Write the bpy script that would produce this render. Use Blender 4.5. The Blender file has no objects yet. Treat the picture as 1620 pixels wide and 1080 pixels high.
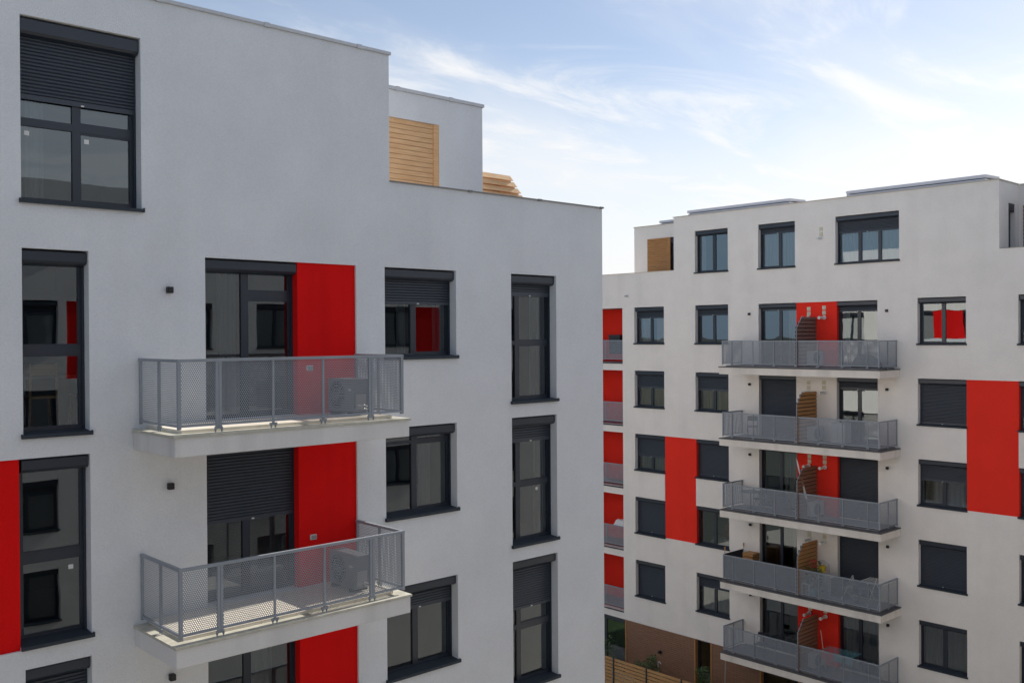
import bpy, bmesh, math, random
from mathutils import Vector, Matrix
random.seed(7)
R_ = math.radians
ZC = 16.4                       # camera height above the courtyard; geometry below is written relative to the eye level

# ------------------------------------------------------------------ camera
sc = bpy.context.scene
COL = sc.collection
yaw, pitch, roll = R_(47.27585), R_(-0.3121), R_(-0.36377)
fw = Vector((math.cos(yaw)*math.cos(pitch), math.sin(yaw)*math.cos(pitch), math.sin(pitch)))
rt = Vector((math.sin(yaw), -math.cos(yaw), 0.0)); up = rt.cross(fw)
r2 = rt*math.cos(roll) + up*math.sin(roll); u2 = -rt*math.sin(roll) + up*math.cos(roll)
cam = bpy.data.cameras.new("camera"); camo = bpy.data.objects.new("camera", cam); COL.objects.link(camo)
camo.matrix_world = Matrix(((r2.x, u2.x, -fw.x, 0), (r2.y, u2.y, -fw.y, 0), (r2.z, u2.z, -fw.z, ZC), (0, 0, 0, 1)))
cam.sensor_width = 36; cam.lens = 1535.1/1620*36; cam.clip_start = 0.05; cam.clip_end = 6000
sc.camera = camo

# ------------------------------------------------------------------ sun and sky
SUN_AZ, SUN_EL = R_(2.6), R_(30)
sdir = Vector((math.cos(SUN_AZ)*math.cos(SUN_EL), math.sin(SUN_AZ)*math.cos(SUN_EL), math.sin(SUN_EL)))
sun = bpy.data.lights.new("sun", 'SUN'); sun.energy = 5.0; sun.angle = R_(0.53); sun.color = (1, 0.93, 0.83)
suno = bpy.data.objects.new("sun", sun); COL.objects.link(suno)
suno.rotation_euler = (-sdir).to_track_quat('-Z', 'Y').to_euler(); suno.location = (60, 10, 60)
world = bpy.data.worlds.new("World"); sc.world = world; world.use_nodes = True
nt = world.node_tree; nt.nodes.clear()
def N(t, **k):
    n = nt.nodes.new(t)
    for a, b in k.items(): setattr(n, a, b)
    return n
def lk(a, b): nt.links.new(a, b)
def M_(op, a, b=None, c=None, clamp=False):
    n = N('ShaderNodeMath', operation=op, use_clamp=clamp)
    for i, v in enumerate((a, b, c)):
        if v is None: continue
        if isinstance(v, (int, float)): n.inputs[i].default_value = v
        else: lk(v, n.inputs[i])
    return n.outputs[0]
sky = N('ShaderNodeTexSky', sky_type='NISHITA', sun_disc=False, sun_elevation=SUN_EL, sun_rotation=R_(90)-SUN_AZ,
        altitude=100, air_density=1.0, dust_density=0.3, ozone_density=3.0)
tc = N('ShaderNodeTexCoord'); sep = N('ShaderNodeSeparateXYZ'); lk(tc.outputs['Generated'], sep.inputs[0])
zc = M_('MAXIMUM', sep.outputs[2], 0.0)
den = M_('ADD', zc, 0.10)
px = M_('DIVIDE', sep.outputs[0], den); py = M_('DIVIDE', sep.outputs[1], den)
comb = N('ShaderNodeCombineXYZ'); lk(px, comb.inputs[0]); lk(py, comb.inputs[1])
def noise(vec, rotz, scale, sx, sy, detail, rough, dist, loc=(0, 0, 0)):
    m = N('ShaderNodeMapping'); m.inputs['Rotation'].default_value = (0, 0, rotz); m.inputs['Scale'].default_value = (sx, sy, 1)
    m.inputs['Location'].default_value = loc
    lk(vec, m.inputs[0])
    n = N('ShaderNodeTexNoise'); n.inputs['Scale'].default_value = scale; n.inputs['Detail'].default_value = detail
    n.inputs['Roughness'].default_value = rough; n.inputs['Distortion'].default_value = dist
    lk(m.outputs[0], n.inputs[0]); return n.outputs[0]
def ramp(v, a, b):
    n = N('ShaderNodeMapRange', interpolation_type='SMOOTHSTEP'); n.inputs[1].default_value = a; n.inputs[2].default_value = b
    lk(v, n.inputs[0]); return n.outputs[0]
wisp = ramp(noise(comb.outputs[0], R_(-28), 1.3, 0.6, 1.35, 9, 0.62, 1.6, (1.3, 0.4, 0)), 0.44, 0.74)
wisp2 = ramp(noise(comb.outputs[0], R_(25), 0.5, 0.7, 1.2, 7, 0.55, 0.5, (4.2, 2.4, 0)), 0.40, 0.70)
veil = ramp(noise(comb.outputs[0], R_(10), 0.35, 0.8, 1.0, 4, 0.5, 0.3, (9, 3, 0)), 0.30, 0.72)
fwd = N('ShaderNodeVectorMath', operation='DOT_PRODUCT'); lk(tc.outputs['Generated'], fwd.inputs[0]); fwd.inputs[1].default_value = (math.cos(SUN_AZ), math.sin(SUN_AZ), 0)
low = M_('MULTIPLY', ramp(sep.outputs[2], 0.29, 0.05), ramp(fwd.outputs['Value'], -0.25, 0.55))          # thin high cloud seen edge-on thickens towards the horizon all round
c1 = M_('MULTIPLY', wisp, 0.60); c2 = M_('MULTIPLY', wisp2, 0.40); c3 = M_('MULTIPLY', veil, 0.20)
cs = M_('ADD', M_('ADD', c1, c2), M_('ADD', c3, M_('MULTIPLY', low, 0.88)))
cf = M_('MINIMUM', cs, 0.96)
dotn = N('ShaderNodeVectorMath', operation='DOT_PRODUCT'); lk(tc.outputs['Generated'], dotn.inputs[0]); dotn.inputs[1].default_value = sdir
glow = M_('POWER', M_('MAXIMUM', dotn.outputs['Value'], 0.0), 6.0)
cb = M_('ADD', M_('MULTIPLY', glow, 1.2), 6.7)       # cloud radiance (before the 0.1 strength): brighter towards the sun
ccol = N('ShaderNodeMix', data_type='RGBA', blend_type='MULTIPLY'); ccol.inputs[0].default_value = 1
ccol.inputs[6].default_value = (0.985, 0.99, 1.0, 1); 
cc = N('ShaderNodeCombineColor'); lk(cb, cc.inputs[0]); lk(cb, cc.inputs[1]); lk(cb, cc.inputs[2]); lk(cc.outputs[0], ccol.inputs[7])
mixs = N('ShaderNodeMix', data_type='RGBA'); lk(cf, mixs.inputs[0]); tint = N('ShaderNodeMix', data_type='RGBA', blend_type='MULTIPLY'); tint.inputs[0].default_value = 1; tint.inputs[7].default_value = (1.10, 0.95, 0.87, 1); lk(sky.outputs[0], tint.inputs[6]); lk(tint.outputs[2], mixs.inputs[6]); lk(ccol.outputs[2], mixs.inputs[7])
west = M_('MULTIPLY', ramp(sep.outputs[2], 0.34, 0.0), M_('MULTIPLY', ramp(fwd.outputs['Value'], 0.45, -0.35), 0.8))   # bluish haze on the side away from the sun
mixw = N('ShaderNodeMix', data_type='RGBA'); lk(west, mixw.inputs[0]); lk(mixs.outputs[2], mixw.inputs[6]); mixw.inputs[7].default_value = (2.5, 3.9, 5.5, 1)
bg = N('ShaderNodeBackground'); bg.inputs[1].default_value = 0.10; lk(mixw.outputs[2], bg.inputs[0])
wo = N('ShaderNodeOutputWorld'); lk(bg.outputs[0], wo.inputs[0])
sc.view_settings.view_transform = 'Standard'; sc.view_settings.look = 'None'
sc.view_settings.exposure = 0.52; sc.view_settings.gamma = 1; sc.view_settings.use_curve_mapping = False
sc.cycles.use_denoising = True; sc.cycles.max_bounces = 8; sc.cycles.diffuse_bounces = 4; sc.cycles.transparent_max_bounces = 24
sc.cycles.caustics_reflective = False; sc.cycles.caustics_refractive = False

# ------------------------------------------------------------------ materials
def mat(name, col, rough=0.7, metal=0.0, spec=0.5, mottle=0.0, mscale=1.0, bump=0.0, bscale=80, stretch=(1, 1, 1), bdetail=2, col2=None):
    m = bpy.data.materials.new(name); m.use_nodes = True; t = m.node_tree; b = t.nodes['Principled BSDF']
    b.inputs['Base Color'].default_value = (*col, 1); b.inputs['Roughness'].default_value = rough
    b.inputs['Metallic'].default_value = metal; b.inputs['Specular IOR Level'].default_value = spec
    if mottle or bump or col2:
        g = t.nodes.new('ShaderNodeNewGeometry'); mp = t.nodes.new('ShaderNodeMapping'); mp.inputs['Scale'].default_value = stretch
        t.links.new(g.outputs['Position'], mp.inputs[0])
    if mottle or col2:
        n = t.nodes.new('ShaderNodeTexNoise'); n.inputs['Scale'].default_value = mscale; n.inputs['Detail'].default_value = 6
        n.inputs['Roughness'].default_value = 0.62; t.links.new(mp.outputs[0], n.inputs[0])
        r = t.nodes.new('ShaderNodeMapRange'); r.inputs[1].default_value = 0.3; r.inputs[2].default_value = 0.7
        t.links.new(n.outputs[0], r.inputs[0])
        x = t.nodes.new('ShaderNodeMix'); x.data_type = 'RGBA'; t.links.new(r.outputs[0], x.inputs[0])
        k = 1 - mottle
        x.inputs[6].default_value = (*(c*k for c in col), 1); x.inputs[7].default_value = (*(col2 or tuple(min(1, c*(1+mottle*0.6)) for c in col)), 1)
        t.links.new(x.outputs[2], b.inputs['Base Color'])
    if bump:
        n2 = t.nodes.new('ShaderNodeTexNoise'); n2.inputs['Scale'].default_value = bscale; n2.inputs['Detail'].default_value = bdetail
        t.links.new(mp.outputs[0], n2.inputs[0])
        bp = t.nodes.new('ShaderNodeBump'); bp.inputs['Strength'].default_value = bump; bp.inputs['Distance'].default_value = 0.01
        t.links.new(n2.outputs[0], bp.inputs['Height']); t.links.new(bp.outputs[0], b.inputs['Normal'])
    return m
def plaster(name, col, streak=0.965):
    # scraped render: grain, soft trowel mottling and faint vertical rain streaks
    m = mat(name, col, 0.93, spec=0.15, mottle=0.05, mscale=0.9, bump=0.7, bscale=110, bdetail=3)
    t = m.node_tree; b = t.nodes['Principled BSDF']; prev = b.inputs['Base Color'].links[0].from_socket
    g = t.nodes.new('ShaderNodeNewGeometry')
    def lay(scale, st, lo, hi, a, src):
        mp = t.nodes.new('ShaderNodeMapping'); mp.inputs['Scale'].default_value = st; t.links.new(g.outputs['Position'], mp.inputs[0])
        n = t.nodes.new('ShaderNodeTexNoise'); n.inputs['Scale'].default_value = scale; n.inputs['Detail'].default_value = 5; t.links.new(mp.outputs[0], n.inputs[0])
        r = t.nodes.new('ShaderNodeMapRange'); r.inputs[1].default_value = lo; r.inputs[2].default_value = hi; r.inputs[3].default_value = 1; r.inputs[4].default_value = a
        t.links.new(n.outputs[0], r.inputs[0])
        x = t.nodes.new('ShaderNodeMix'); x.data_type = 'RGBA'; x.blend_type = 'MULTIPLY'; x.inputs[0].default_value = 1
        t.links.new(src, x.inputs[6]); t.links.new(r.outputs[0], x.inputs[7]); return x.outputs[2]
    s = lay(1.6, (1, 1, 0.06), 0.5, 0.72, streak, prev)
    s = lay(45, (1, 1, 1), 0.35, 0.75, 0.91, s)
    t.links.new(s, b.inputs['Base Color']); return m
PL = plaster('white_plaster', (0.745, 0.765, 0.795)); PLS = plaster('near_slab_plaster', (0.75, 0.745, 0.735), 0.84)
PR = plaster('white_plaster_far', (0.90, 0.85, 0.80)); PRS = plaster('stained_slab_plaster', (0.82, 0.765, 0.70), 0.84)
RED = plaster('red_plaster', (0.80, 0.008, 0.008), 0.86); 
REDF = plaster('red_plaster_far', (0.93, 0.042, 0.025))
ANT = mat('anthracite_metal', (0.017, 0.025, 0.040), 0.38, spec=0.6, mottle=0.08, mscale=3)
ANTS = mat('anthracite_shutter', (0.030, 0.040, 0.058), 0.42, spec=0.6, mottle=0.06, mscale=2)
GREY = mat('grey_railing_metal', (0.27, 0.30, 0.34), 0.5, spec=0.5, mottle=0.08, mscale=4)
COPE = mat('silver_coping_metal', (0.50, 0.51, 0.53), 0.4, metal=0.3, mottle=0.08, mscale=2)
COPB = mat('beige_coping_metal', (0.52, 0.46, 0.38), 0.5, mottle=0.08, mscale=2)
COPD = mat('dark_coping_metal', (0.20, 0.20, 0.20), 0.45, mottle=0.1, mscale=3)
LEDGE = mat('balcony_ledge_sheet', (0.50, 0.49, 0.42), 0.6, mottle=0.22, mscale=5)
LEDGF = mat('dark_balcony_ledge_sheet', (0.10, 0.10, 0.105), 0.55, mottle=0.2, mscale=4)
TILE = mat('cream_floor_tile', (0.76, 0.71, 0.62), 0.55, mottle=0.08, mscale=4)
TILEF = mat('grey_floor_tile', (0.22, 0.22, 0.235), 0.6, mottle=0.1, mscale=3)
def wood(name, col, col2):
    return mat(name, col, 0.62, spec=0.3, mscale=3.0, col2=col2, stretch=(0.7, 0.7, 14), bump=0.25, bscale=30)
SPR = wood('fresh_spruce_wood', (0.60, 0.34, 0.16), (0.80, 0.53, 0.30))
UNIT = mat('pale_unit_metal', (0.66, 0.66, 0.72), 0.5, mottle=0.05, mscale=2)
SILL = mat('dark_sill_metal', (0.035, 0.045, 0.058), 0.6, spec=0.25)
BRW = wood('brown_stained_wood', (0.20, 0.105, 0.065), (0.34, 0.19, 0.12))
TAU = wood('weathered_taupe_wood', (0.15, 0.095, 0.08), (0.24, 0.15, 0.12))
OAK = wood('honey_stained_wood', (0.36, 0.17, 0.06), (0.52, 0.27, 0.11))
SHD = wood('gap_shade_wood', (0.035, 0.02, 0.014), (0.06, 0.035, 0.022))  # divider back boards: darkness of the slat gaps put into the wood colour
FEN = wood('fence_pine_wood', (0.42, 0.22, 0.085), (0.60, 0.35, 0.16))
WHT = mat('white_plastic', (0.70, 0.70, 0.68), 0.45); CREAM = mat('cream_plastic', (0.62, 0.58, 0.44), 0.5)
BLK = mat('black_plastic', (0.012, 0.012, 0.014), 0.5); DKC = mat('dark_fabric', (0.03, 0.032, 0.04), 0.85)
ACG = mat('ac_casing_paint', (0.50, 0.51, 0.50), 0.5, mottle=0.06, mscale=5); GRL = mat('dark_grille', (0.03, 0.033, 0.038), 0.5)
STE = mat('galvanised_steel', (0.45, 0.45, 0.46), 0.35, metal=0.8)
BED = mat('white_cotton', (0.7, 0.68, 0.68), 0.9); REDC = mat('red_cotton', (0.55, 0.05, 0.06), 0.9)
YEL = mat('yellow_enamel', (0.60, 0.42, 0.03), 0.45); FLR = mat('red_flower_petals', (0.45, 0.02, 0.03), 0.7)
LEAF = mat('leaf_green', (0.07, 0.12, 0.035), 0.6, mottle=0.4, mscale=8); BARK = mat('brown_bark', (0.10, 0.07, 0.045), 0.9)
TEAL = mat('teal_plastic', (0.08, 0.28, 0.33), 0.5)
ROOM = [mat('room_wall_grey', (0.20, 0.20, 0.20), 0.9, mottle=0.1), mat('room_wall_cream', (0.28, 0.26, 0.22), 0.9, mottle=0.1), mat('room_wall_slate', (0.09, 0.10, 0.11), 0.9, mottle=0.1)]
BLIND = [mat('pale_blind', (0.78, 0.76, 0.72), 0.9), mat('grey_blind', (0.55, 0.54, 0.52), 0.9), mat('dark_blind', (0.36, 0.36, 0.36), 0.9)]
ROOF = mat('roof_gravel', (0.30, 0.29, 0.27), 0.95, mottle=0.2, mscale=6)
GRASS = mat('lawn_grass', (0.045, 0.08, 0.02), 0.9, mottle=0.4, mscale=3, bump=0.6, bscale=25)
PAVE = mat('courtyard_paving', (0.46, 0.42, 0.36), 0.9, mottle=0.12, mscale=1.2, bump=0.3, bscale=20)
SOIL = mat('distant_land', (0.085, 0.095, 0.075), 0.95, mottle=0.4, mscale=0.01)
def glass(name, tint, ior=2.4, wav=0.02):
    m = bpy.data.materials.new(name); m.use_nodes = True; t = m.node_tree; t.nodes.clear()
    o = t.nodes.new('ShaderNodeOutputMaterial'); mx = t.nodes.new('ShaderNodeMixShader'); tr = t.nodes.new('ShaderNodeBsdfTransparent')
    gl = t.nodes.new('ShaderNodeBsdfGlossy'); fr = t.nodes.new('ShaderNodeFresnel'); fr.inputs[0].default_value = ior
    tr.inputs[0].default_value = (*tint, 1); gl.inputs['Roughness'].default_value = 0.0; gl.inputs[0].default_value = (0.84, 0.94, 1, 1)
    g = t.nodes.new('ShaderNodeNewGeometry'); n = t.nodes.new('ShaderNodeTexNoise'); n.inputs['Scale'].default_value = 1.3; n.inputs['Detail'].default_value = 1
    bp = t.nodes.new('ShaderNodeBump'); bp.inputs['Strength'].default_value = wav; bp.inputs['Distance'].default_value = 0.08
    t.links.new(g.outputs['Position'], n.inputs[0]); t.links.new(n.outputs[0], bp.inputs['Height']); t.links.new(bp.outputs[0], gl.inputs['Normal'])
    t.links.new(fr.outputs[0], mx.inputs[0]); t.links.new(tr.outputs[0], mx.inputs[1]); t.links.new(gl.outputs[0], mx.inputs[2]); t.links.new(mx.outputs[0], o.inputs[0])
    return m
GLS = glass('window_glass', (0.60, 0.64, 0.65), 2.25, 0.012)
GLR = glass('far_window_glass', (0.74, 0.79, 0.81), 2.6, 0.02)
GLO = glass('opposite_window_glass', (0.90, 0.92, 0.93), 1.6, 0.02)
def cloth(name, col, see):
    m = bpy.data.materials.new(name); m.use_nodes = True; t = m.node_tree; t.nodes.clear()
    o = t.nodes.new('ShaderNodeOutputMaterial'); a = t.nodes.new('ShaderNodeMixShader'); b = t.nodes.new('ShaderNodeMixShader')
    d = t.nodes.new('ShaderNodeBsdfDiffuse'); l = t.nodes.new('ShaderNodeBsdfTranslucent'); tr = t.nodes.new('ShaderNodeBsdfTransparent')
    d.inputs[0].default_value = (*col, 1); l.inputs[0].default_value = (*col, 1); a.inputs[0].default_value = 0.3; b.inputs[0].default_value = see
    t.links.new(d.outputs[0], a.inputs[1]); t.links.new(l.outputs[0], a.inputs[2]); t.links.new(a.outputs[0], b.inputs[1]); t.links.new(tr.outputs[0], b.inputs[2]); t.links.new(b.outputs[0], o.inputs[0])
    return m
CURT = {'sheer': cloth('sheer_curtain', (0.75, 0.76, 0.78), 0.25), 'cream': cloth('cream_curtain', (0.70, 0.62, 0.46), 0.05), 'grey': cloth('grey_curtain', (0.48, 0.51, 0.56), 0.1)}

# ------------------------------------------------------------------ mesh helpers
class MB:
    def __init__(s): s.v = []; s.f = []
    def quad(s, *p):
        i = len(s.v); s.v += [tuple(q) for q in p]; s.f.append(tuple(range(i, i+len(p))))
    def box(s, x0, x1, y0, y1, z0, z1):
        if x0 > x1: x0, x1 = x1, x0
        if y0 > y1: y0, y1 = y1, y0
        if z0 > z1: z0, z1 = z1, z0
        i = len(s.v)
        s.v += [(x0, y0, z0), (x1, y0, z0), (x1, y1, z0), (x0, y1, z0), (x0, y0, z1), (x1, y0, z1), (x1, y1, z1), (x0, y1, z1)]
        s.f += [tuple(i+k for k in q) for q in ((0, 3, 2, 1), (4, 5, 6, 7), (0, 1, 5, 4), (1, 2, 6, 5), (2, 3, 7, 6), (3, 0, 4, 7))]
    def prism(s, ring_a, ring_b):        # two matching rings, capped
        n = len(ring_a); i = len(s.v); s.v += [tuple(p) for p in ring_a] + [tuple(p) for p in ring_b]
        for k in range(n): s.f.append((i+k, i+(k+1) % n, i+n+(k+1) % n, i+n+k))
        s.f.append(tuple(i+k for k in reversed(range(n)))); s.f.append(tuple(i+n+k for k in range(n)))
    def tube(s, a, b, r, n=8, r1=None):
        a = Vector(a); b = Vector(b); d = (b-a).normalized(); q = d.to_track_quat('Z', 'Y'); r1 = r if r1 is None else r1
        ra = [a + q @ Vector((math.cos(2*math.pi*k/n)*r, math.sin(2*math.pi*k/n)*r, 0)) for k in range(n)]
        rb = [b + q @ Vector((math.cos(2*math.pi*k/n)*r1, math.sin(2*math.pi*k/n)*r1, 0)) for k in range(n)]
        s.prism(ra, rb)
    def path(s, pts, r, n=6):
        for a, b in zip(pts, pts[1:]): s.tube(a, b, r, n)
    def mesh(s, name, m, o=(0, 0, 0), recalc=True, bevel=0, smooth=False):
        me = bpy.data.meshes.new(name); me.from_pydata([(x-o[0], y-o[1], z-o[2]) for x, y, z in s.v], [], s.f)
        if recalc or bevel:
            b = bmesh.new(); b.from_mesh(me)
            if recalc: bmesh.ops.recalc_face_normals(b, faces=b.faces)
            if bevel: bmesh.ops.bevel(b, geom=[e for e in b.edges if len(e.link_faces) == 2 and e.calc_face_angle(0) > 0.7], offset=bevel, segments=2, affect='EDGES', clamp_overlap=True)
            b.to_mesh(me); b.free()
        if smooth: me.polygons.foreach_set('use_smooth', [True]*len(me.polygons))
        me.materials.append(m); return me
WP = {}                                   # world positions (eye-relative) of created objects
def put(name, data, parent=None, loc=(0, 0, 0), rotz=0.0):
    o = bpy.data.objects.new(name, data); COL.objects.link(o); WP[o.name] = Vector(loc)
    if parent is not None:
        o.parent = parent; o.location = Vector(loc) - WP[parent.name]
    else: o.location = loc
    o.rotation_euler = (0, 0, rotz); return o
def root(name, loc, label, cat, group=None):
    o = put(name, None, None, loc); o['label'] = label; o['category'] = cat
    if group: o['group'] = group
    return o
def single(name, me, loc, label, cat, group=None, rotz=0.0):
    o = put(name, me, None, loc, rotz); o['label'] = label; o['category'] = cat
    if group: o['group'] = group
    return o
def part(name, mb, m, parent, o=None, **k):
    o = tuple(WP[parent.name]) if o is None else o
    return put(name, mb.mesh(name, m, o, **k), parent, o)
class Face:                                # a facade: u along it, d into the building, z up (eye-relative)
    def __init__(s, kind, at): s.k = kind; s.a = at
    def p(s, u, d, z):
        return {'L': (u, s.a+d, z), 'R': (s.a+d, u, z), 'E': (s.a-d, u, z), 'O': (u, s.a-d, z)}[s.k]
    def box(s, mb, u0, u1, d0, d1, z0, z1):
        a = s.p(u0, d0, z0); b = s.p(u1, d1, z1); mb.box(a[0], b[0], a[1], b[1], a[2], b[2])
    def extr(s, mb, u0, u1, prof):         # profile of (d, z) pulled along u
        mb.prism([s.p(u0, d, z) for d, z in prof], [s.p(u1, d, z) for d, z in prof])
    def sheet(s, mb, u0, u1, prof):
        for (d0, z0), (d1, z1) in zip(prof, prof[1:]): mb.quad(s.p(u0, d0, z0), s.p(u1, d0, z0), s.p(u1, d1, z1), s.p(u0, d1, z1))
    def out(s): return Vector(s.p(0, -1, 0)) - Vector(s.p(0, 0, 0))
def facade(F, u0, u1, z0, z1, cells, mw, mr, parent, HD=0.30, name='facade_wall'):
    us = sorted({u0, u1} | {c[k] for c in cells for k in (0, 1) if u0 < c[k] < u1}); zs = sorted({z0, z1} | {c[k] for c in cells for k in (2, 3) if z0 < c[k] < z1})
    def kind(i, j):
        if i < 0 or j < 0 or i >= len(us)-1 or j >= len(zs)-1: return ('void', 0)
        u = (us[i]+us[i+1])/2; z = (zs[j]+zs[j+1])/2; k = ('wall', 0)
        for n, c in enumerate(cells):
            if c[0] < u < c[1] and c[2] < z < c[3]: k = (c[4], n)
        return k
    dep = {'wall': 0.0, 'red': 0.04, 'hole': HD, 'clad': 0.06}
    w = MB(); reds = {}
    def tgt(k): return reds.setdefault(k[1], MB()) if k[0] == 'red' else w
    for i in range(len(us)-1):
        for j in range(len(zs)-1):
            k = kind(i, j)
            if k[0] in ('void',): continue
            if k[0] not in ('hole', 'clad'):
                d = dep[k[0]]; tgt(k).quad(F.p(us[i], d, zs[j]), F.p(us[i+1], d, zs[j]), F.p(us[i+1], d, zs[j+1]), F.p(us[i], d, zs[j+1]))
            for di, dj in ((1, 0), (0, 1), (-1, 0), (0, -1)):
                q = kind(i+di, j+dj)
                if q[0] == 'void' or dep[q[0]] <= dep[k[0]]: continue
                a, b = dep[k[0]], dep[q[0]]
                if di: u = us[i+1] if di > 0 else us[i]; tgt(k).quad(F.p(u, a, zs[j]), F.p(u, b, zs[j]), F.p(u, b, zs[j+1]), F.p(u, a, zs[j+1]))
                else: z = zs[j+1] if dj > 0 else zs[j]; tgt(k).quad(F.p(us[i], a, z), F.p(us[i+1], a, z), F.p(us[i+1], b, z), F.p(us[i], b, z))
    part(name, w, mw, parent, recalc=False)
    for k, r in reds.items():
        c = cells[k]; part('red_panel', r, mr, parent, F.p((c[0]+c[1])/2, 0.04, c[2]), recalc=False)
ri = [0]
def window(F, b, u0, u1, z0, z1, mull=(), trans=(), shut=None, sill=True, box=True, floor=None, curtain=None, where='', room=True, sash=True, name='window', ff=0.05, boxh=0.2, sticker=()):
    """mull: [(ua,ub)]; trans: [(za,zb) or (za,zb,bay)]; shut: z of the shutter's lower edge (None = rolled up)"""
    o = F.p(u0, 0.23, z0); D0, D1 = 0.232, 0.30
    m = MB(); zt = z1-0.02
    F.box(m, u0+.002, u0+ff, D0, D1, z0+.005, zt); F.box(m, u1-ff, u1-.002, D0, D1, z0+.005, zt)
    F.box(m, u0+ff, u1-ff, D0, D1, z0+.005, z0+.07); F.box(m, u0+ff, u1-ff, D0, D1, zt-.06, zt)
    for a, c in mull: F.box(m, a, c, D0, D1, z0+.07, zt-.06)
    # shutter guide rails
    for a, c in ((u0+.002, u0+.035), (u1-.035, u1-.002)): F.box(m, a, c, D0-.035, D0, z0+.02, z1-(.1 if box else .03))
    edges = [u0+ff] + [x for mm in mull for x in mm] + [u1-ff]; bays = [(edges[i], edges[i+1]) for i in range(0, len(edges), 2)]
    panes = []
    for bi, (ua, ub) in enumerate(bays):
        tt = sorted(t for t in trans if len(t) == 2 or t[2] == bi); zz = [z0+.07] + [x for t in tt for x in t[:2]] + [zt-.06]
        for t in tt: F.box(m, ua, ub, D0+.003, D1-.002, t[0], t[1])
        for i in range(0, len(zz), 2):
            za, zb = zz[i], zz[i+1]
            if sash and (bi % 2 == 1 or len(bays) == 1):
                s = .028
                F.box(m, ua, ua+s, D0+.012, D1-.01, za, zb); F.box(m, ub-s, ub, D0+.012, D1-.01, za, zb)
                F.box(m, ua+s, ub-s, D0+.012, D1-.01, za, za+s); F.box(m, ua+s, ub-s, D0+.012, D1-.01, zb-s, zb)
                panes.append((ua+s, ub-s, za+s, zb-s))
            else: panes.append((ua, ub, za, zb))
    W = part(name, m, ANT, b, o)
    for (ua, ub, za, zb) in panes:
        g = MB(); c = [F.p(ua, .265, za), F.p(ub, .265, za), F.p(ub, .265, zb), F.p(ua, .265, zb)]
        n = (Vector(c[1])-Vector(c[0])).cross(Vector(c[3])-Vector(c[0]))
        if n.dot(F.out()) < 0: c.reverse()
        g.quad(*c); part('pane', g, GLR if F.k == 'R' else (GLS if F.k == 'L' else GLO), W, F.p(ua, .265, za), recalc=False)
    for (su, sz) in sticker:
        g = MB(); F.box(g, su, su+.07, .26, .263, sz, sz+.065); part('sticker', g, WHT, W, F.p(su, .26, sz))
    if box:
        g = MB(); h = boxh; F.extr(g, u0+.012, u1-.012, [(.23, z1-.025), (.058, z1-.025), (.05, z1-.04), (.05, z1-h+.035), (.085, z1-h), (.23, z1-h-.03)])
        part('shutter_box', g, ANT, W, F.p(u0, .05, z1-h))
    if shut is not None:
        g = MB(); z = z1-boxh+.0; P = .052; prof = [(.222, z)]; 
        while z - P > shut+.05:
            prof += [(.216, z-.004), (.206, z-.014), (.204, z-.028), (.207, z-.040), (.219, z-.048), (.222, z-P)]; z -= P
        prof += [(.206, z-.004), (.204, shut), (.222, shut)]
        F.sheet(g, u0+.02, u1-.02, prof); sh = part('roller_shutter', g, ANTS, W, F.p(u0, .22, shut), recalc=False)
        g = MB(); uc = (u0+u1)/2+.06; F.box(g, uc-.022, uc+.022, .19, .2035, shut+.005, shut+.025); part('shutter_stop', g, WHT, W, F.p(uc, .2, shut))
    if sill:
        g = MB(); s0, s1 = u0-.03, u1+.03
        F.extr(g, s0, s1, [(D0, z0+.034), (D0, z0+.004), (-.001, z0+.004), (-.001, z0-.002), (-.045, z0-.008), (-.045, z0-.045), (-.055, z0-.045), (-.055, z0+.006)])
        F.box(g, s0, s0+.012, -.057, -.001, z0-.044, z0+.02); F.box(g, s1-.012, s1, -.057, -.001, z0-.044, z0+.02)
        part('sill', g, SILL, W, F.p(u0, 0, z0))
    if room:
        fl = floor if floor is not None else z0; ce = fl+2.68 if fl+2.68 > z1 else z1+.08
        a0, a1, dd, d1 = u0-.55, u1+.55, .302, 3.2
        g = MB(); P = F.p
        g.quad(P(a0, d1, fl), P(a1, d1, fl), P(a1, d1, ce), P(a0, d1, ce))
        for u in (a0, a1): g.quad(P(u, dd, fl), P(u, d1, fl), P(u, d1, ce), P(u, dd, ce))
        for z in (fl, ce): g.quad(P(a0, dd, z), P(a1, dd, z), P(a1, d1, z), P(a0, d1, z))
        g.quad(P(a0, dd, fl), P(u0, dd, fl), P(u0, dd, ce), P(a0, dd, ce)); g.quad(P(u1, dd, fl), P(a1, dd, fl), P(a1, dd, ce), P(u1, dd, ce))
        g.quad(P(u0, dd, fl), P(u1, dd, fl), P(u1, dd, z0), P(u0, dd, z0)); g.quad(P(u0, dd, z1), P(u1, dd, z1), P(u1, dd, ce), P(u0, dd, ce))
        dr = a0+.35+(ri[0]*37 % 10)*.06; F.box(g, dr, dr+.85, d1-.06, d1-.005, fl, fl+2.05)      # a door in the back wall
        ri[0] += 1; part('room', g, ROOM[ri[0] % 3], b, F.p(u0, dd, fl), recalc=False)
    elif room is None: pass
    else:
        g = MB(); g.quad(F.p(u0, .305, z0), F.p(u1, .305, z0), F.p(u1, .305, z1), F.p(u0, .305, z1)); part('blind', g, BLIND[int(u0*3+z1) % 3], W, F.p(u0, .3, z0), recalc=False)
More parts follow.
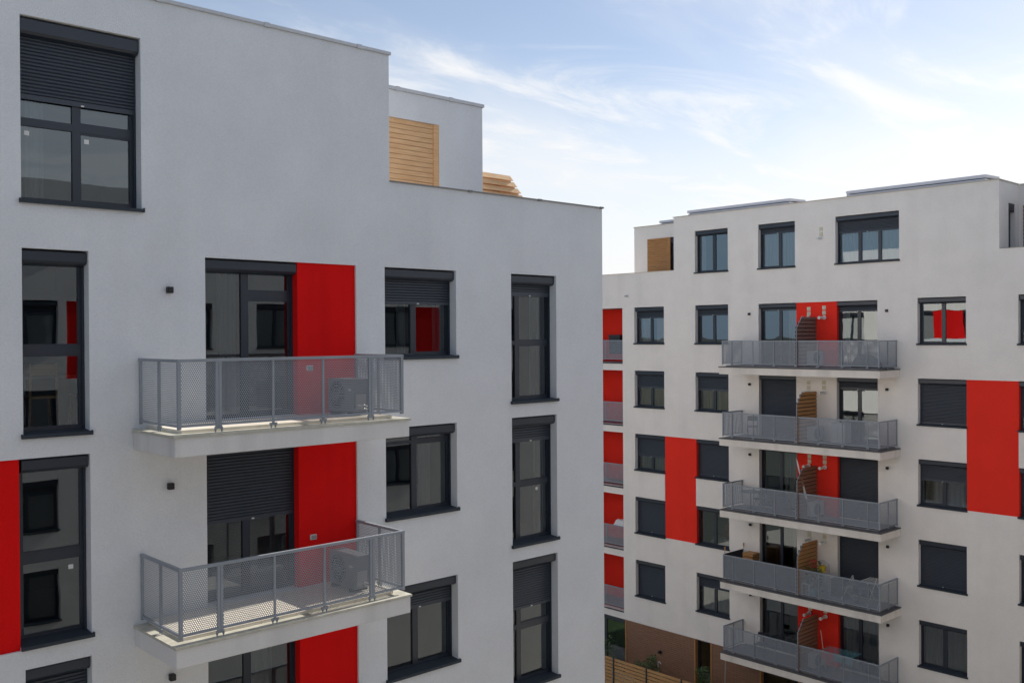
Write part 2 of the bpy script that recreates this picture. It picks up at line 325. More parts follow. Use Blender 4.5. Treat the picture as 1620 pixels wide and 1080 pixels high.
    if curtain:
        kinds, spans = curtain[0], curtain[1:]
        for n, (ca, cb2) in enumerate(spans):
            g = MB(); zb = (floor if floor is not None else z0)+.03; zb = max(zb, z0-.3); nn = max(10, int((cb2-ca)/.022)); ph = random.random()*6
            pts = []
            for i in range(nn+1):
                u = ca+(cb2-ca)*i/nn; d = .37+.028*math.sin(u*44+ph)+.018*math.sin(u*83+ph*2)
                pts.append((u, d))
            for (ua, da), (ub, db) in zip(pts, pts[1:]):
                g.quad(F.p(ua, da, zb), F.p(ub, db, zb), F.p(ub, db*.6+.15, z1-.03), F.p(ua, da*.6+.15, z1-.03))
            kname = kinds if isinstance(kinds, str) else kinds[n]
            side = '' if len(spans) == 1 else (' left half' if ((n == 0) == (F.k == 'L')) else ' right half')
            word = {'sheer': 'pale sheer', 'cream': 'cream', 'grey': 'grey'}[kname]
            lab = f"{word} curtain in {where}" + (f",{side}" if side else '')
            single('curtain', g.mesh('curtain', CURT[kname], F.p(ca, .42, zb), recalc=False, smooth=True), F.p(ca, .42, zb), lab, 'curtain', 'curtains behind the windows')
    return W

# perforated sheet: real round-ish holes in a staggered lattice, shared between alike panels
PERF = {}
def perf(wd, ht, pitch=0.032, hole=0.0121):
    key = (round(wd, 2), round(ht, 2), pitch)
    if key in PERF: return PERF[key]
    v = []; f = []; rz = pitch*.8660254; nx = int(round(wd/pitch)); nz = int(round(ht/rz)); sx = wd/nx; sz = ht/nz; Rr = 1/math.sqrt(3)
    oc = [(math.cos(math.pi/2+k*math.pi/3)*Rr*sx, math.sin(math.pi/2+k*math.pi/3)*Rr*sz/.8660254) for k in range(6)]
    ic = [(math.cos(math.pi/2+k*math.pi/3)*hole*1.05, math.sin(math.pi/2+k*math.pi/3)*hole*1.05) for k in range(6)]
    for j in range(nz):
        for i in range(nx - (j % 2)):
            cx = (i+.5+(.5 if j % 2 else 0))*sx; cz = (j+.5)*sz; b = len(v)
            v += [(cx+x, 0, cz+z) for x, z in oc] + [(cx+x, 0, cz+z) for x, z in ic]
            f += [(b+k, b+(k+1) % 6, b+6+(k+1) % 6, b+6+k) for k in range(6)]
    me = bpy.data.meshes.new('perforated_panel'); me.from_pydata(v, [], f); me.materials.append(GREY); PERF[key] = me; return me
def balcony(F, b, u0, u1, zt, dep, r0, r1, rd, posts, wide, matw, ledge, tile, th=0.31, pitch=0.032, hole=.0121, side_mid=True):
    s = MB(); F.box(s, u0, u1, -dep, -.002, zt-th, zt-.012)
    B = part('balcony', s, matw, b, F.p(u0, -dep, zt-th), bevel=0.008)
    g = MB(); F.box(g, u0-.02, u1+.02, -dep-.02, -.004, zt-.010, zt+.004); F.box(g, u0-.02, u1+.02, -dep-.022, -dep-.012, zt-.035, zt-.010)
    F.box(g, u0-.022, u0-.012, -dep-.02, -.004, zt-.035, zt-.010); F.box(g, u1+.012, u1+.022, -dep-.02, -.004, zt-.035, zt-.010)
    part('drip_edge', g, ledge, B)
    g = MB(); n = max(2, round((u1-u0-.4)/.6)); w = (u1-u0-.4)/n; m = 2; dd = (dep-.24)/m
    for i in range(n):
        for j in range(m): F.box(g, u0+.2+i*w+.003, u0+.2+(i+1)*w-.003, -dep+.22+j*dd+.003, -dep+.22+(j+1)*dd-.003, zt+.0045, zt+.052)
    t = part('floor_tiles', g, tile, B)
    zb, ztop = zt+.105, zt+1.085
    def rail(name, z0, z1, w2):
        g = MB(); F.box(g, r0-w2, r1+w2, rd-w2, rd+w2, z0, z1); F.box(g, r0-w2, r0+w2, rd+w2, -.012, z0, z1); F.box(g, r1-w2, r1+w2, rd+w2, -.012, z0, z1)
        part(name, g, GREY, B)
    rail('top_rail', ztop-.045, ztop, .026); rail('bottom_rail', zb, zb+.035, .018)
    def post(u, d, wd, along):
        g = MB(); h = .02
        if along == 'c': F.box(g, u-.024, u+.024, d-.024, d+.024, zb-.03, ztop-.046)
        elif along == 'u':
            if wd: 
                for c in (-.024, .024): F.box(g, u+c-.021, u+c+.021, d-h, d+h, zb-.03, ztop-.046)
            else: F.box(g, u-.014, u+.014, d-h, d+h, zb-.03, ztop-.046)
        else: F.box(g, u-h, u+h, d-.016, d+.016, zb-.03, ztop-.046)
        if along != 'c' and d < -.1:
            for c in ((-.05, .05) if wd else (-.035, .035)):
                q = F.p(u+(c if along == 'u' else 0), d+(c if along != 'u' else 0), zt); g.tube(q, (q[0], q[1], zt+.065), .011, 6); g.tube((q[0], q[1], zt+.03), (q[0], q[1], zt+.045), .02, 6)
            F.box(g, u-.06 if along == 'u' else u-.015, u+.06 if along == 'u' else u+.015, d-.015 if along == 'u' else d-.06, d+.015 if along == 'u' else d+.06, zt+.052, zb-.02)
        part('railing_post', g, GREY, B, F.p(u, d, zt))
    for u in (r0, r1): post(u, rd, False, 'c'); post(u, -.035, False, 'd')
    for u in posts: post(u, rd, u in wide, 'u')
    if side_mid:
        for u in (r0, r1): post(u, rd/2-.02, False, 'd')
    ph = ztop-.047-(zb+.036); pu = sorted([r0] + list(posts) + [r1])
    for a, c in zip(pu, pu[1:]):
        if c-a < .08: continue
        p = F.p(a+.012, rd, zb+.036) if F.k in 'L' else F.p(a+.012, rd, zb+.036)
        put('perforated_panel', perf(c-a-.024, ph, pitch, hole), B, p, 0 if F.k in 'LO' else R_(90))
    for u in (r0, r1):
        for a, c in ((rd+.012, rd/2-.03), (rd/2-.01, -.045)):
            p = F.p(u, a, zb+.036); put('perforated_panel', perf(c-a, ph, pitch, hole), B, p, R_(90) if F.k in 'LO' else 0)
    return B

# ================================================================== NEAR BUILDING
L = Face('L', 14.831)
NB = root('apartment_building', (3.0, 14.83, -ZC), 'near white apartment building on the left with red panels and perforated grey balconies', 'apartment building', 'white and red apartment blocks')
x0, x1, x1A, x2, x2b, x3, x4, x5, x6, x7, x8, xu = 4.24, 5.16, 5.96, 6.98, 8.68, 9.86, 10.49, 12.20, 13.68, 15.01, 16.51, 10.615
T, Bs, Bw = 1.30, -1.37, -0.385
cells = [(x0, x1A, 1.98, 4.61, 'hole'), (3.0, 4.19, T-6, Bs-3, 'red'), (xu, x8+1, 2.89, 9, 'void')]
cells[1] = (3.0, 4.19, -4.42, -1.70, 'red')
for r in range(5):
    z = -3*r
    cells += [(x2b, x3, -1.335+z, T+z, 'red'), (x2, x2b, -1.335+z, T+z, 'hole'), (x0 if r != 1 else 4.19, x1, Bs+z, T+z, 'hole'), (x4, x5, Bw+z, T+z, 'hole'), (x6, x7, Bs+z, T+z, 'hole')]
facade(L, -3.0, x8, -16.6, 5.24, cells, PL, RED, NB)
# windows of the near building
window(L, NB, x0, x1A, 1.98, 4.61, [(5.02, 5.12)], [(3.085, 3.20)], 3.46, floor=1.70, boxh=.24, curtain=('sheer', (4.4, 4.66)), where='the big top left window of the near building', sticker=[(4.36, 2.95), (5.2, 2.93)])
window(L, NB, x0, x1, Bs, T, [], [(-.226, -.10)], None, floor=-1.36)
window(L, NB, 4.215, x1, Bs-3, T-3, [], [(-3.226, -3.10)], None, floor=-4.36, sticker=[(4.92, -3.42)])
window(L, NB, x0, x1, Bs-6, T-6, [], [(-6.226, -6.10)], -5.4, floor=-7.36)
window(L, NB, x0, x1, Bs-9, T-9, [], [(-9.226, -9.10)], None, floor=-10.36)
def bdoor(z, shut, cur=None, where=''):
    W = window(L, NB, x2, x2b, -1.335+z, T+z, [(7.72, 7.83)], [(.647+z, .784+z, 1)] if z == 0 else [], shut, sill=False, floor=-1.34+z, curtain=cur, where=where, name='balcony_door')
bdoor(0, None, ('grey', (7.35, 7.68)), 'the balcony door above the upper near balcony')
bdoor(-3, -3.06); bdoor(-6, None, ('sheer', (7.9, 8.3)), 'the balcony door below the lower near balcony'); bdoor(-9, -9.9); bdoor(-12, None)
for r, sh in enumerate((.624, None, -5.234, None, -11.5)):
    z = -3*r
    window(L, NB, x4, x5, Bw+z, T+z, [(11.25, 11.36)], [(.95+z, 1.01+z)] if r == 1 else [], sh, floor=-1.36+z,
           curtain=('grey', (11.02, 11.22), (11.86, 12.1)) if r == 0 else (('sheer', (11.5, 11.8)) if r == 1 else None), where=['the small window right of the upper near balcony', 'the window one floor below, right of the lower near balcony', '', '', ''][r])
for r, (sh, tr) in enumerate(((.845, [(-.186, -.10)]), (-2.253, [(-3.186, -3.094)]), (-5.793, [(-6.22, -6.12)]), (-8.4, [(-9.186, -9.1)]), (None, [(-12.186, -12.1)]))):
    z = -3*r
    window(L, NB, x6, x7, Bs+z, T+z, [(13.99, 14.10)], tr, sh, floor=-1.38+z, curtain=(('grey', (14.55, 14.9)) if r == 0 else ('sheer', (14.62, 14.95)) if r == 1 else None),
           where=['the tall narrow window nearest the building corner, top floor', 'the tall narrow window nearest the corner, second floor down', '', '', ''][r], sticker=[(14.6, -3.33)] if r == 1 else ())
for z in (0, -3, -6):
    B = balcony(L, NB, 5.80, 9.92, -1.385+z, 1.50, 5.907, 9.832, -1.405, (6.51, 7.404, 8.288, 9.199), (6.51, 9.199), PLS, LEDGE, TILE)
    if z == -6: continue
# kitchen furniture behind the upper tall window on the left edge
t = root('dining_table', (5.2, 16.6, -1.34), 'pale dining table standing behind the tall window left of the upper near balcony', 'table')
g = MB(); g.box(4.55, 6.0, 16.1, 16.9, -.62, -.58); part('tabletop', g, UNIT, t)
for xx, yy in ((4.62, 16.17), (5.93, 16.17), (4.62, 16.83), (5.93, 16.83)):
    g = MB(); g.box(xx-.03, xx+.03, yy-.03, yy+.03, -1.34, -.621); part('leg', g, UNIT, t, (xx, yy, -1.34))
for xx, lab in ((4.75, 'left'), (5.45, 'right')):
    t = root('wooden_chair', (xx, 15.8, -1.34), f'pale wooden chair at the dining table behind the tall window, {lab} one', 'chair')
    g = MB(); g.box(xx-.2, xx+.2, 15.6, 16.0, -.90, -.86); part('seat', g, SPR, t)
    g = MB(); g.box(xx-.19, xx+.19, 15.585, 15.61, -.55, -.38); part('backrest', g, SPR, t)
    for dx, dy, zt in ((-.18, 15.6, -.36), (.18, 15.6, -.36), (-.18, 15.97, -.90), (.18, 15.97, -.90)):
        g = MB(); g.tube((xx+dx*1.15, dy, -1.34), (xx+dx, dy, zt), .02, 6); part('leg', g, SPR, t, (xx+dx, dy, -1.34))
# roof, parapets, penthouse and the east side
g = MB()
g.box(-3, xu-.002, 15.1, 33, 4.85, 4.9)                                         # upper roof deck
g.box(xu, 16.2, 15.1, 33, 1.62, 1.68)                                           # terrace deck
part('roof', g, ROOF, NB)
g = MB()
g.quad((xu, 14.831, 2.89), (xu, 16.7, 2.89), (xu, 16.7, 5.24), (xu, 14.831, 5.24)); g.quad((xu, 14.831, 1.68), (xu, 16.7, 1.68), (xu, 16.7, 2.89), (xu, 14.831, 2.89))
g.box(xu+.002, x8-.002, 14.835, 15.13, 1.68, 2.888); g.box(16.21, x8-.004, 15.131, 32.99, 1.68, 2.888)
g.box(-3, xu-.002, 14.84, 15.08, 4.9, 5.238); g.box(xu-.25, xu-.002, 15.081, 32.9, 4.9, 5.238)
g.quad((-3, 14.831, -16.6), (-3, 33, -16.6), (-3, 33, 5.24), (-3, 14.831, 5.24)); g.quad((-3, 33, -16.6), (x8, 33, -16.6), (x8, 33, 2.89), (-3, 33, 2.89))
part('parapet_wall', g, PL, NB, recalc=False)
# penthouse with its timber panel
g = MB(); X0, X1, Y0, ZP = xu, 14.545, 16.70, 5.20
wa, wb, wt = 10.9, 13.30, 4.63
g.quad((X0, Y0, wt), (X1, Y0, wt), (X1, Y0, ZP), (X0, Y0, ZP)); g.quad((wb, Y0, 1.68), (X1, Y0, 1.68), (X1, Y0, wt), (wb, Y0, wt)); g.quad((X0, Y0, 1.68), (wa, Y0, 1.68), (wa, Y0, wt), (X0, Y0, wt))
g.quad((wb, Y0, 1.68), (wb, Y0+.14, 1.68), (wb, Y0+.14, wt), (wb, Y0, wt)); g.quad((wa, Y0, wt), (wb, Y0, wt), (wb, Y0+.14, wt), (wa, Y0+.14, wt))
g.quad((X1, Y0, 1.68), (X1, 31, 1.68), (X1, 31, ZP), (X1, Y0, ZP)); g.quad((X0, Y0, ZP), (X1, Y0, ZP), (X1, 31, ZP), (X0, 31, ZP)); g.quad((X0, 31, 1.6), (X1, 31, 1.6), (X1, 31, ZP), (X0, 31, ZP))
part('penthouse_wall', g, PL, NB, (X0, Y0, 1.68), recalc=False)
g = MB(); g.box(wb-.13, wb-.002, Y0+.02, Y0+.13, 1.7, wt-.002); part('door_frame', g, SPR, NB, (wb, Y0, 1.7))
zz = wt-.003; i = 0
while zz > 1.85:
    h = .107; g = MB(); dj = random.uniform(-.004, .004); g.box(wa+.01, wb-.135, Y0+.06+dj, Y0+.09+dj, zz-h+.007, zz)
    part('plank', g, SPR, NB, (wa, Y0+.06, zz-h), bevel=.005); zz -= h
# copings
def coping(F_pts, z, w, h, m, b, joints=2.0, over=.035, clip=True):
    g = MB(); (xa, ya), (xb, yb) = F_pts
    horiz = abs(xb-xa) > abs(yb-ya)
    if horiz: g.box(xa, xb, ya-over, ya+w, z, z+h)
    else: g.box(xa-over, xa+w, ya, yb, z, z+h)
    if clip:
        ln = (xb-xa) if horiz else (yb-ya); k = int(ln/joints)
        for i in range(1, k+1):
            t = i*joints
            if horiz: g.box(xa+t-.05, xa+t+.05, ya-over-.008, ya+w+.01, z-.012, z+h+.008)
            else: g.box(xa-over-.008, xa+w+.01, ya+t-.05, ya+t+.05, z-.012, z+h+.008)
    part('coping', g, m, b, (xa, ya, z))
coping(((-3, 14.83), (xu+.03, 14.83)), 5.240, .33, .055, COPE, NB, 1.85)
coping(((xu+.0, 14.83), (x8+.035, 14.83)), 2.890, .33, .022, COPD, NB, 1.95)
coping(((x8-.30, 15.17), (x8-.30, 33)), 2.890, .335, .022, COPD, NB, 2)
coping(((xu+.1, 16.70), (X1+.035, 16.70)), 5.202, .3, .07, COPE, NB, 1.45)
# east side, seen in the far building's window glass
E = Face('E', x8)
ec = [(14.831, 33, 2.89, 9, 'void')]; ew = []
for r in range(5):
    z = -3*r
    for (a, c, lo) in ((17.2, 18.9, -.385), (21.0, 22.7, -1.335), (24.4, 26.2, -1.335), (28.6, 30.3, -.385)):
        ec.append((a, c, lo+z, T+z, 'hole')); ew.append((a, c, lo+z, T+z, r))
    if r % 2 == 0: ec.append((22.7, 24.4, -1.335+z, T+z, 'red'))
facade(E, 14.831, 33.0, -16.6, 2.89, ec, PR, RED, NB, name='side_wall')
for (a, c, lo, hi, r) in ew:
    if r < 4: window(E, NB, a, c, lo, hi, [((a+c)/2-.05, (a+c)/2+.05)], [], hi-.5-.3*((int(a)+r) % 3) if (int(a)+r) % 2 else None, sill=lo+3*r > -1, room=False)
for z in (0, -3, -6, -9):
    s = MB(); s.box(x8+.002, x8+1.58, 19.9, 27.0, -1.70+z, -1.385+z); s.box(x8+1.4, x8+1.44, 20.0, 26.9, -1.28+z, -.3+z); part('balcony', s, PL, NB, (x8, 19.9, -1.7+z))

# ================================================================== FAR BUILDING
F = Face('R', 35.654)
FB = root('apartment_building', (35.654, 20.0, -ZC), 'far white apartment building on the right with a stack of five wide balconies', 'apartment building', 'white and red apartment blocks')
TR, BR = 1.33, -.385
a0, a1, b0, b1, c0, c1, e0, e1, f0, f1, g1 = 28.23, 30.01, 24.70, 26.46, 21.39, 23.17, 17.88, 19.59, 14.55, 16.32, 12.78
PT = 2.96; TOP = 5.375; lg0, lg1 = 30.75, 34.2
cl = [(27.64, 40, PT, 9, 'void'), (0, 13.40, PT, 9, 'void'), (a1-1.78-1.77, a0, BR-9, TR-6, 'red'), (g1, f0, -6.375, -1.67, 'red')]
cl[2] = (b1, a0, BR-9, TR-6, 'red')
for (u, v, zl, zh) in ((b0, b1, 2.79, 4.66), (21.42, c1, 2.79, 4.66), (17.01, 19.62, 2.79, 4.66)): cl.append((u, v, zl, zh, 'hole'))
for r in range(5):
    z = -3*r
    for (u, v) in ((a0, a1), (b0, b1), (f0, f1), (g1-1.77, g1)): cl.append((u, v, BR+z, TR+z, 'hole'))
    for (u, v) in ((c0, c1), (e0, e1)): cl.append((u, v, -1.30+z, 1.30+z, 'hole'))
    if r % 2 == 0: cl.append((e1, c0, -1.30+z, 1.30+z, 'red'))
    cl.append((lg0, lg1, -1.30+z, 1.32+z, 'hole'))
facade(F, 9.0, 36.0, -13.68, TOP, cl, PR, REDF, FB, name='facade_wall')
def m2(u, v, w=.12): c = (u+v)/2; return [(c-w/2, c+w/2)]
bn = ['topmost far balcony', 'second highest far balcony', 'middle far balcony', 'second lowest far balcony', 'lowest far balcony']
window(F, FB, b0, b1, 2.79, 4.66, [(25.49, 25.63)], (), None, floor=1.9, curtain=('grey', (26.1, 26.38)), where='the penthouse window of the far building nearest the timber screen')
window(F, FB, 21.42, c1, 2.79, 4.66, [(22.18, 22.30)], (), 4.24, floor=1.9, curtain=('sheer', (21.5, 23.1)), where='the middle penthouse window of the far building')
window(F, FB, 17.01, 19.62, 2.79, 4.66, [(17.82, 17.93), (18.65, 18.77)], (), 3.98, floor=1.9, curtain=('sheer', (17.1, 19.5)), where='the widest penthouse window of the far building, three panes')
for r in range(5):
    z = -3*r; k = bn[r]
    sa = (.80, -2.48, -5.74, BR-9+.08, BR-12+.06)[r]
    window(F, FB, a0, a1, BR+z, TR+z, m2(a0, a1), (), sa, floor=-1.3+z, curtain=[('sheer', (28.3, 28.95), (29.35, 29.8)), ('cream', (28.3, 29.9)), ('grey', (28.3, 29.9)), None, None][r], where=f"the window beside the red loggias at {k[:-12]} row")
    sb = (.86, -2.49, BR-6+.09, None, -11.30)[r]
    window(F, FB, b0, b1, BR+z, TR+z, m2(b0, b1), (), sb, floor=-1.3+z, curtain=[None, ('cream', (24.8, 26.3)), None, None, ('cream', (24.8, 26.3))][r], where=f"the window just left of the {k}")
    sf = (None, BR-3+.03, -5.47, BR-9+.03, None)[r]
    window(F, FB, f0, f1, BR+z, TR+z, m2(f0, f1), (), sf, floor=-1.3+z, curtain=[None, None, (('sheer', 'cream'), (14.6, 15.35), (15.5, 16.2)), None, ('grey', (14.65, 16.2))][r], where=f"the window right of the {k}")
    window(F, FB, g1-1.77, g1, BR+z, TR+z, m2(g1-1.77, g1), (), BR+z+.4, floor=-1.3+z)
    s1 = (1.0, -1.30-3+.05, None, None, None)[r]
    window(F, FB, c0, c1, -1.30+z, 1.30+z, [(22.18, 22.29)], (), s1, sill=False, floor=-1.32+z, name='balcony_door', curtain=[('sheer', (21.45, 21.95)), None, ('sheer', (21.45, 22.15)), ('sheer', (21.45, 21.8)), None][r], where=f"the left door of the {k}")
    s2 = (.88, -2.2, -7.25, -10.0, None)[r]
    window(F, FB, e0, e1, -1.30+z, 1.30+z, [(18.68, 18.80)], (), s2, sill=False, floor=-1.32+z, name='balcony_door', curtain=[('sheer', (19.2, 19.5)), None, None, ('sheer', (19.0, 19.45)), ('sheer', (17.95, 19.4))][r], where=f"the right door of the {k}")
    balcony(F, FB, 17.0, 24.08, -1.33+z, 1.58, 17.12, 24.0, -1.425, (17.57, 18.58, 19.59, 20.55, 21.53, 22.52, 23.55), (20.55,), PRS, LEDGF, TILEF, th=.315, pitch=.034, hole=.0118)
    # vents and flue pipes between the doors
    for (u, zv) in ((20.74, .95), (20.74, .757), (20.06, .98), (20.06, .778)):
        if zv+z > 1.3+z: continue
        g = MB(); d0 = .038 if r % 2 == 0 else -.002
        F.box(g, u, u+.16, d0-.02, d0, zv+z, zv+z+.16); F.box(g, u+.05, u+.11, d0-.03, d0-.021, zv+z+.05, zv+z+.11)
        part('vent_cover', g, CREAM, FB, F.p(u, 0, zv+z), bevel=.006)
    for u in (20.82, 20.10):
        g = MB(); q = F.p(u, .03, .665+z); g.tube(q, F.p(u, -.42, .655+z), .05, 12); g.tube(F.p(u, -.02, .665+z), F.p(u, -.05, .665+z), .085, 12); g.tube(F.p(u, -.38, .655+z), F.p(u, -.45, .655+z), .062, 12)
        part('flue_pipe', g, WHT, FB, q)
    # loggia behind the left opening
    g = MB(); P = F.p; fl, ce, dd = -1.30+z, 1.32+z, 1.75
    g.quad(P(lg0, dd, fl), P(lg1, dd, fl), P(lg1, dd, ce), P(lg0, dd, ce)); g.quad(P(lg0, .3, fl), P(lg0, dd, fl), P(lg0, dd, ce), P(lg0, .3, ce))
    g.quad(P(lg1, .3, fl), P(lg1, dd, fl), P(lg1, dd, ce), P(lg1, .3, ce)); part('loggia_wall', g, REDF, FB, F.p(lg0, dd, fl), recalc=False)
    g = MB(); F.box(g, lg0, lg1, .30, dd, fl-.03, fl-.002); F.box(g, lg0, lg1, .3, dd, ce+.002, ce+.03); part('loggia_floor', g, TILEF, FB, F.p(lg0, .3, fl))
    g = MB(); F.box(g, lg0+.01, lg1-.01, .04, .08, -.27+z, -.225+z); F.box(g, lg0+.01, lg1-.01, .04, .08, -1.16+z, -1.12+z)
    for u in (lg0+.03, 31.9, 33.0): F.box(g, u-.02, u+.02, .045, .085, -1.12+z, -.27+z)
    lr = part('loggia_railing', g, GREY, FB, F.p(lg0, .04, -1.16+z))
    put('perforated_panel', perf(3.4, .85, .034, .0118), lr, F.p(lg0+.02, .06, -1.12+z), R_(90))
    g = MB(); F.box(g, lg0, lg1, -.03, .3, -1.36+z, -1.302+z); part('loggia_sill', g, ANT, FB, F.p(lg0, 0, -1.36+z))
# ground floor: timber cladding with openings, plinth
dz0, dz1 = -16.30, -13.70
g = MB(); z = dz1
spans = [(26.62, 30.62), (23.2, 25.66), (9.0, 21.3)]
while z > dz0+.05:
    for (u, v) in spans:
        dj = random.uniform(-.003, .003); F.box(g, u, v, .03+dj, .06, z-.078, z)
    z -= .088
o = part('timber_cladding', g, BRW, FB, F.p(9, .03, dz0), recalc=False); o['kind'] = 'stuff'
g = MB(); F.quad = None
g.quad(F.p(9, .062, -16.6), F.p(36, .062, -16.6), F.p(36, .062, -16.3), F.p(9, .062, -16.3))
for (u, v) in spans: g.quad(F.p(u-.02, .062, -16.6), F.p(v+.02, .062, -16.6), F.p(v+.02, .062, dz1), F.p(u-.02, .062, dz1))
part('plinth_wall', g, BLK, FB, F.p(9, .06, -16.6), recalc=False)
for (u, v) in ((25.66, 26.62), (30.62, 33.6), (21.3, 23.2)):
    window(F, FB, u+.07, v-.07, dz0, dz1-.01, [] if v-u < 2 else m2(u, v), (), None, sill=False, floor=dz0, name='terrace_door', box=v-u > 1)
    for j in (u, v-.068):
        g = MB(); F.box(g, j, j+.068, .0, .25, dz0, dz1-.004); part('door_jamb', g, OAK, FB, F.p(j, 0, dz0))
g = MB(); g.quad(F.p(9, 0, -13.68), F.p(36, 0, -13.68), F.p(36, .3, -13.68), F.p(9, .3, -13.68)); part('soffit', g, PR, FB, F.p(9, 0, -13.68), recalc=False)
# penthouse setbacks, sides and roof
XS = 37.52; g = MB()
g.quad((35.654, 13.40, PT), (XS, 13.40, PT), (XS, 13.40, TOP), (35.654, 13.40, TOP))
g = MB()
W0, W1, WZ = 36.50, 37.14, 4.64
q = lambda xa, xb, za, zb: g.quad((xa, 13.40, za), (xb, 13.40, za), (xb, 13.40, zb), (xa, 13.40, zb))
q(35.654, W0, 1.7, TOP); q(W1, XS, 1.7, TOP); q(W0, W1, WZ, TOP)
g.quad((W0, 13.4, 1.7), (W0, 13.7, 1.7), (W0, 13.7, WZ), (W0, 13.4, WZ)); g.quad((W1, 13.4, 1.7), (W1, 13.7, 1.7), (W1, 13.7, WZ), (W1, 13.4, WZ)); g.quad((W0, 13.4, WZ), (W1, 13.4, WZ), (W1, 13.7, WZ), (W0, 13.7, WZ))
g.quad((XS, 9, 1.7), (XS, 13.4, 1.7), (XS, 13.4, TOP), (XS, 9, TOP))
g.quad((35.654, 27.64, 1.7), (XS, 27.64, 1.7), (XS, 27.64, TOP), (35.654, 27.64, TOP))
# left penthouse face with the timber door screen
g.quad((XS, 30.70, 1.7), (XS, 31.55, 1.7), (XS, 31.55, TOP), (XS, 30.70, TOP)); g.quad((XS, 27.64, 4.74), (XS, 30.70, 4.74), (XS, 30.70, TOP), (XS, 27.64, TOP))
g.quad((XS, 31.55, 1.7), (46, 31.55, 1.7), (46, 31.55, TOP), (XS, 31.55, TOP)); g.quad((XS, 27.64, 1.7), (XS, 28.0, 1.7), (XS, 28.0, 4.74), (XS, 27.64, 4.74))
g.quad((XS, 30.7, 1.7), (XS+.3, 30.7, 1.7), (XS+.3, 30.7, 4.74), (XS, 30.7, 4.74))
g.box(35.66, 35.93, 27.65, 35.99, 1.7, PT-.002); g.box(35.66, 35.93, 9.0, 13.39, 1.7, PT-.002)
g.box(35.66, 35.93, 13.41, 27.63, 5.0, TOP-.002)
g.quad((35.654, 36, -16.6), (47, 36, -16.6), (47, 36, PT), (35.654, 36, PT)); g.quad((35.654, 9, -16.6), (47, 9, -16.6), (47, 9, TOP), (35.654, 9, TOP)); g.quad((47, 9, -16.6), (47, 36, -16.6), (47, 36, TOP), (47, 9, TOP))
part('penthouse_wall', g, PR, FB, (35.654, 20, 1.7), recalc=False)
g = MB(); g.box(35.94, 47, 9, 36, 1.62, 1.69); g.quad((XS, 9, TOP-.2), (47, 9, TOP-.2), (47, 31.55, TOP-.2), (XS, 31.55, TOP-.2)); g.quad((35.94, 13.4, TOP-.2), (XS, 13.4, TOP-.2), (XS, 27.64, TOP-.2), (35.94, 27.64, TOP-.2)); part('roof', g, ROOF, FB, recalc=False)
# narrow door in the notch
g = MB(); g.box(W0+.005, W0+.12, 13.55, 13.62, 1.7, WZ-.005); g.box(W0+.12, W1-.01, 13.57, 13.6, 1.7, WZ-.3); g.box(W0+.005, W1-.06, 13.42, 13.62, WZ-.3, WZ-.01); part('terrace_door', g, ANT, FB, (W0, 13.5, 1.7))
g = MB()
for i in range(20):
    z = 4.62-i*.14
    if z < 1.8: break
    g.box(XS-.045, XS-.005, 11.2, 13.25, z-.125, z)
o = part('timber_cladding', g, BRW, FB, (XS, 11.2, 1.8)); o['kind'] = 'stuff'
g = MB()
for i in range(22):
    z = 4.735-i*.118
    if z < 1.8: break
    g.box(XS-.03, XS+.0, 29.47, 30.695, z-.104, z)
o = part('timber_cladding', g, OAK, FB, (XS, 29.4, 1.8)); o['kind'] = 'stuff'
g = MB(); g.box(XS-.04, XS+.02, 29.28, 29.46, 1.7, 4.735); part('door_jamb', g, OAK, FB, (XS, 29.28, 1.7))
g = MB(); g.box(XS+.02, XS+.1, 28.0, 29.28, 4.45, 4.735); g.box(XS+.1, XS+.16, 28.0, 28.12, 1.7, 4.45); g.box(XS+.1, XS+.16, 29.16, 29.28, 1.7, 4.45); g.box(XS+.13, XS+.14, 28.12, 29.16, 1.7, 4.45); part('terrace_door', g, ANT, FB, (XS, 28.0, 1.7))
coping(((35.654, 13.37), (35.654, 27.67)), TOP, .32, .03, COPB, FB, clip=False); coping(((35.654, 27.67), (35.654, 36)), PT, .32, .02, COPB, FB, clip=False)
coping(((35.654, 9), (35.654, 13.37)), PT, .32, .02, COPD, FB, clip=False); coping(((XS, 27.67), (XS, 31.58)), TOP, .3, .03, COPB, FB, clip=False); coping(((XS, 9), (XS, 13.37)), TOP, .3, .03, COPB, FB, clip=False)
g = MB(); g.box(35.69, XS-.04, 13.36, 13.66, TOP, TOP+.03); part('coping', g, COPB, FB, (35.7, 13.4, TOP))
for (u, zv) in ((20.16, 4.15), (20.16, 3.95)):
    g = MB(); F.box(g, u, u+.15, -.022, -.002, zv, zv+.15); part('vent_cover', g, CREAM, FB, F.p(u, 0, zv), bevel=.006)
g = MB(); g.tube(F.p(20.24, .02, 3.85), F.p(20.24, -.3, 3.83), .05, 10); part('flue_pipe', g, WHT, FB, F.p(20.24, 0, 3.85))
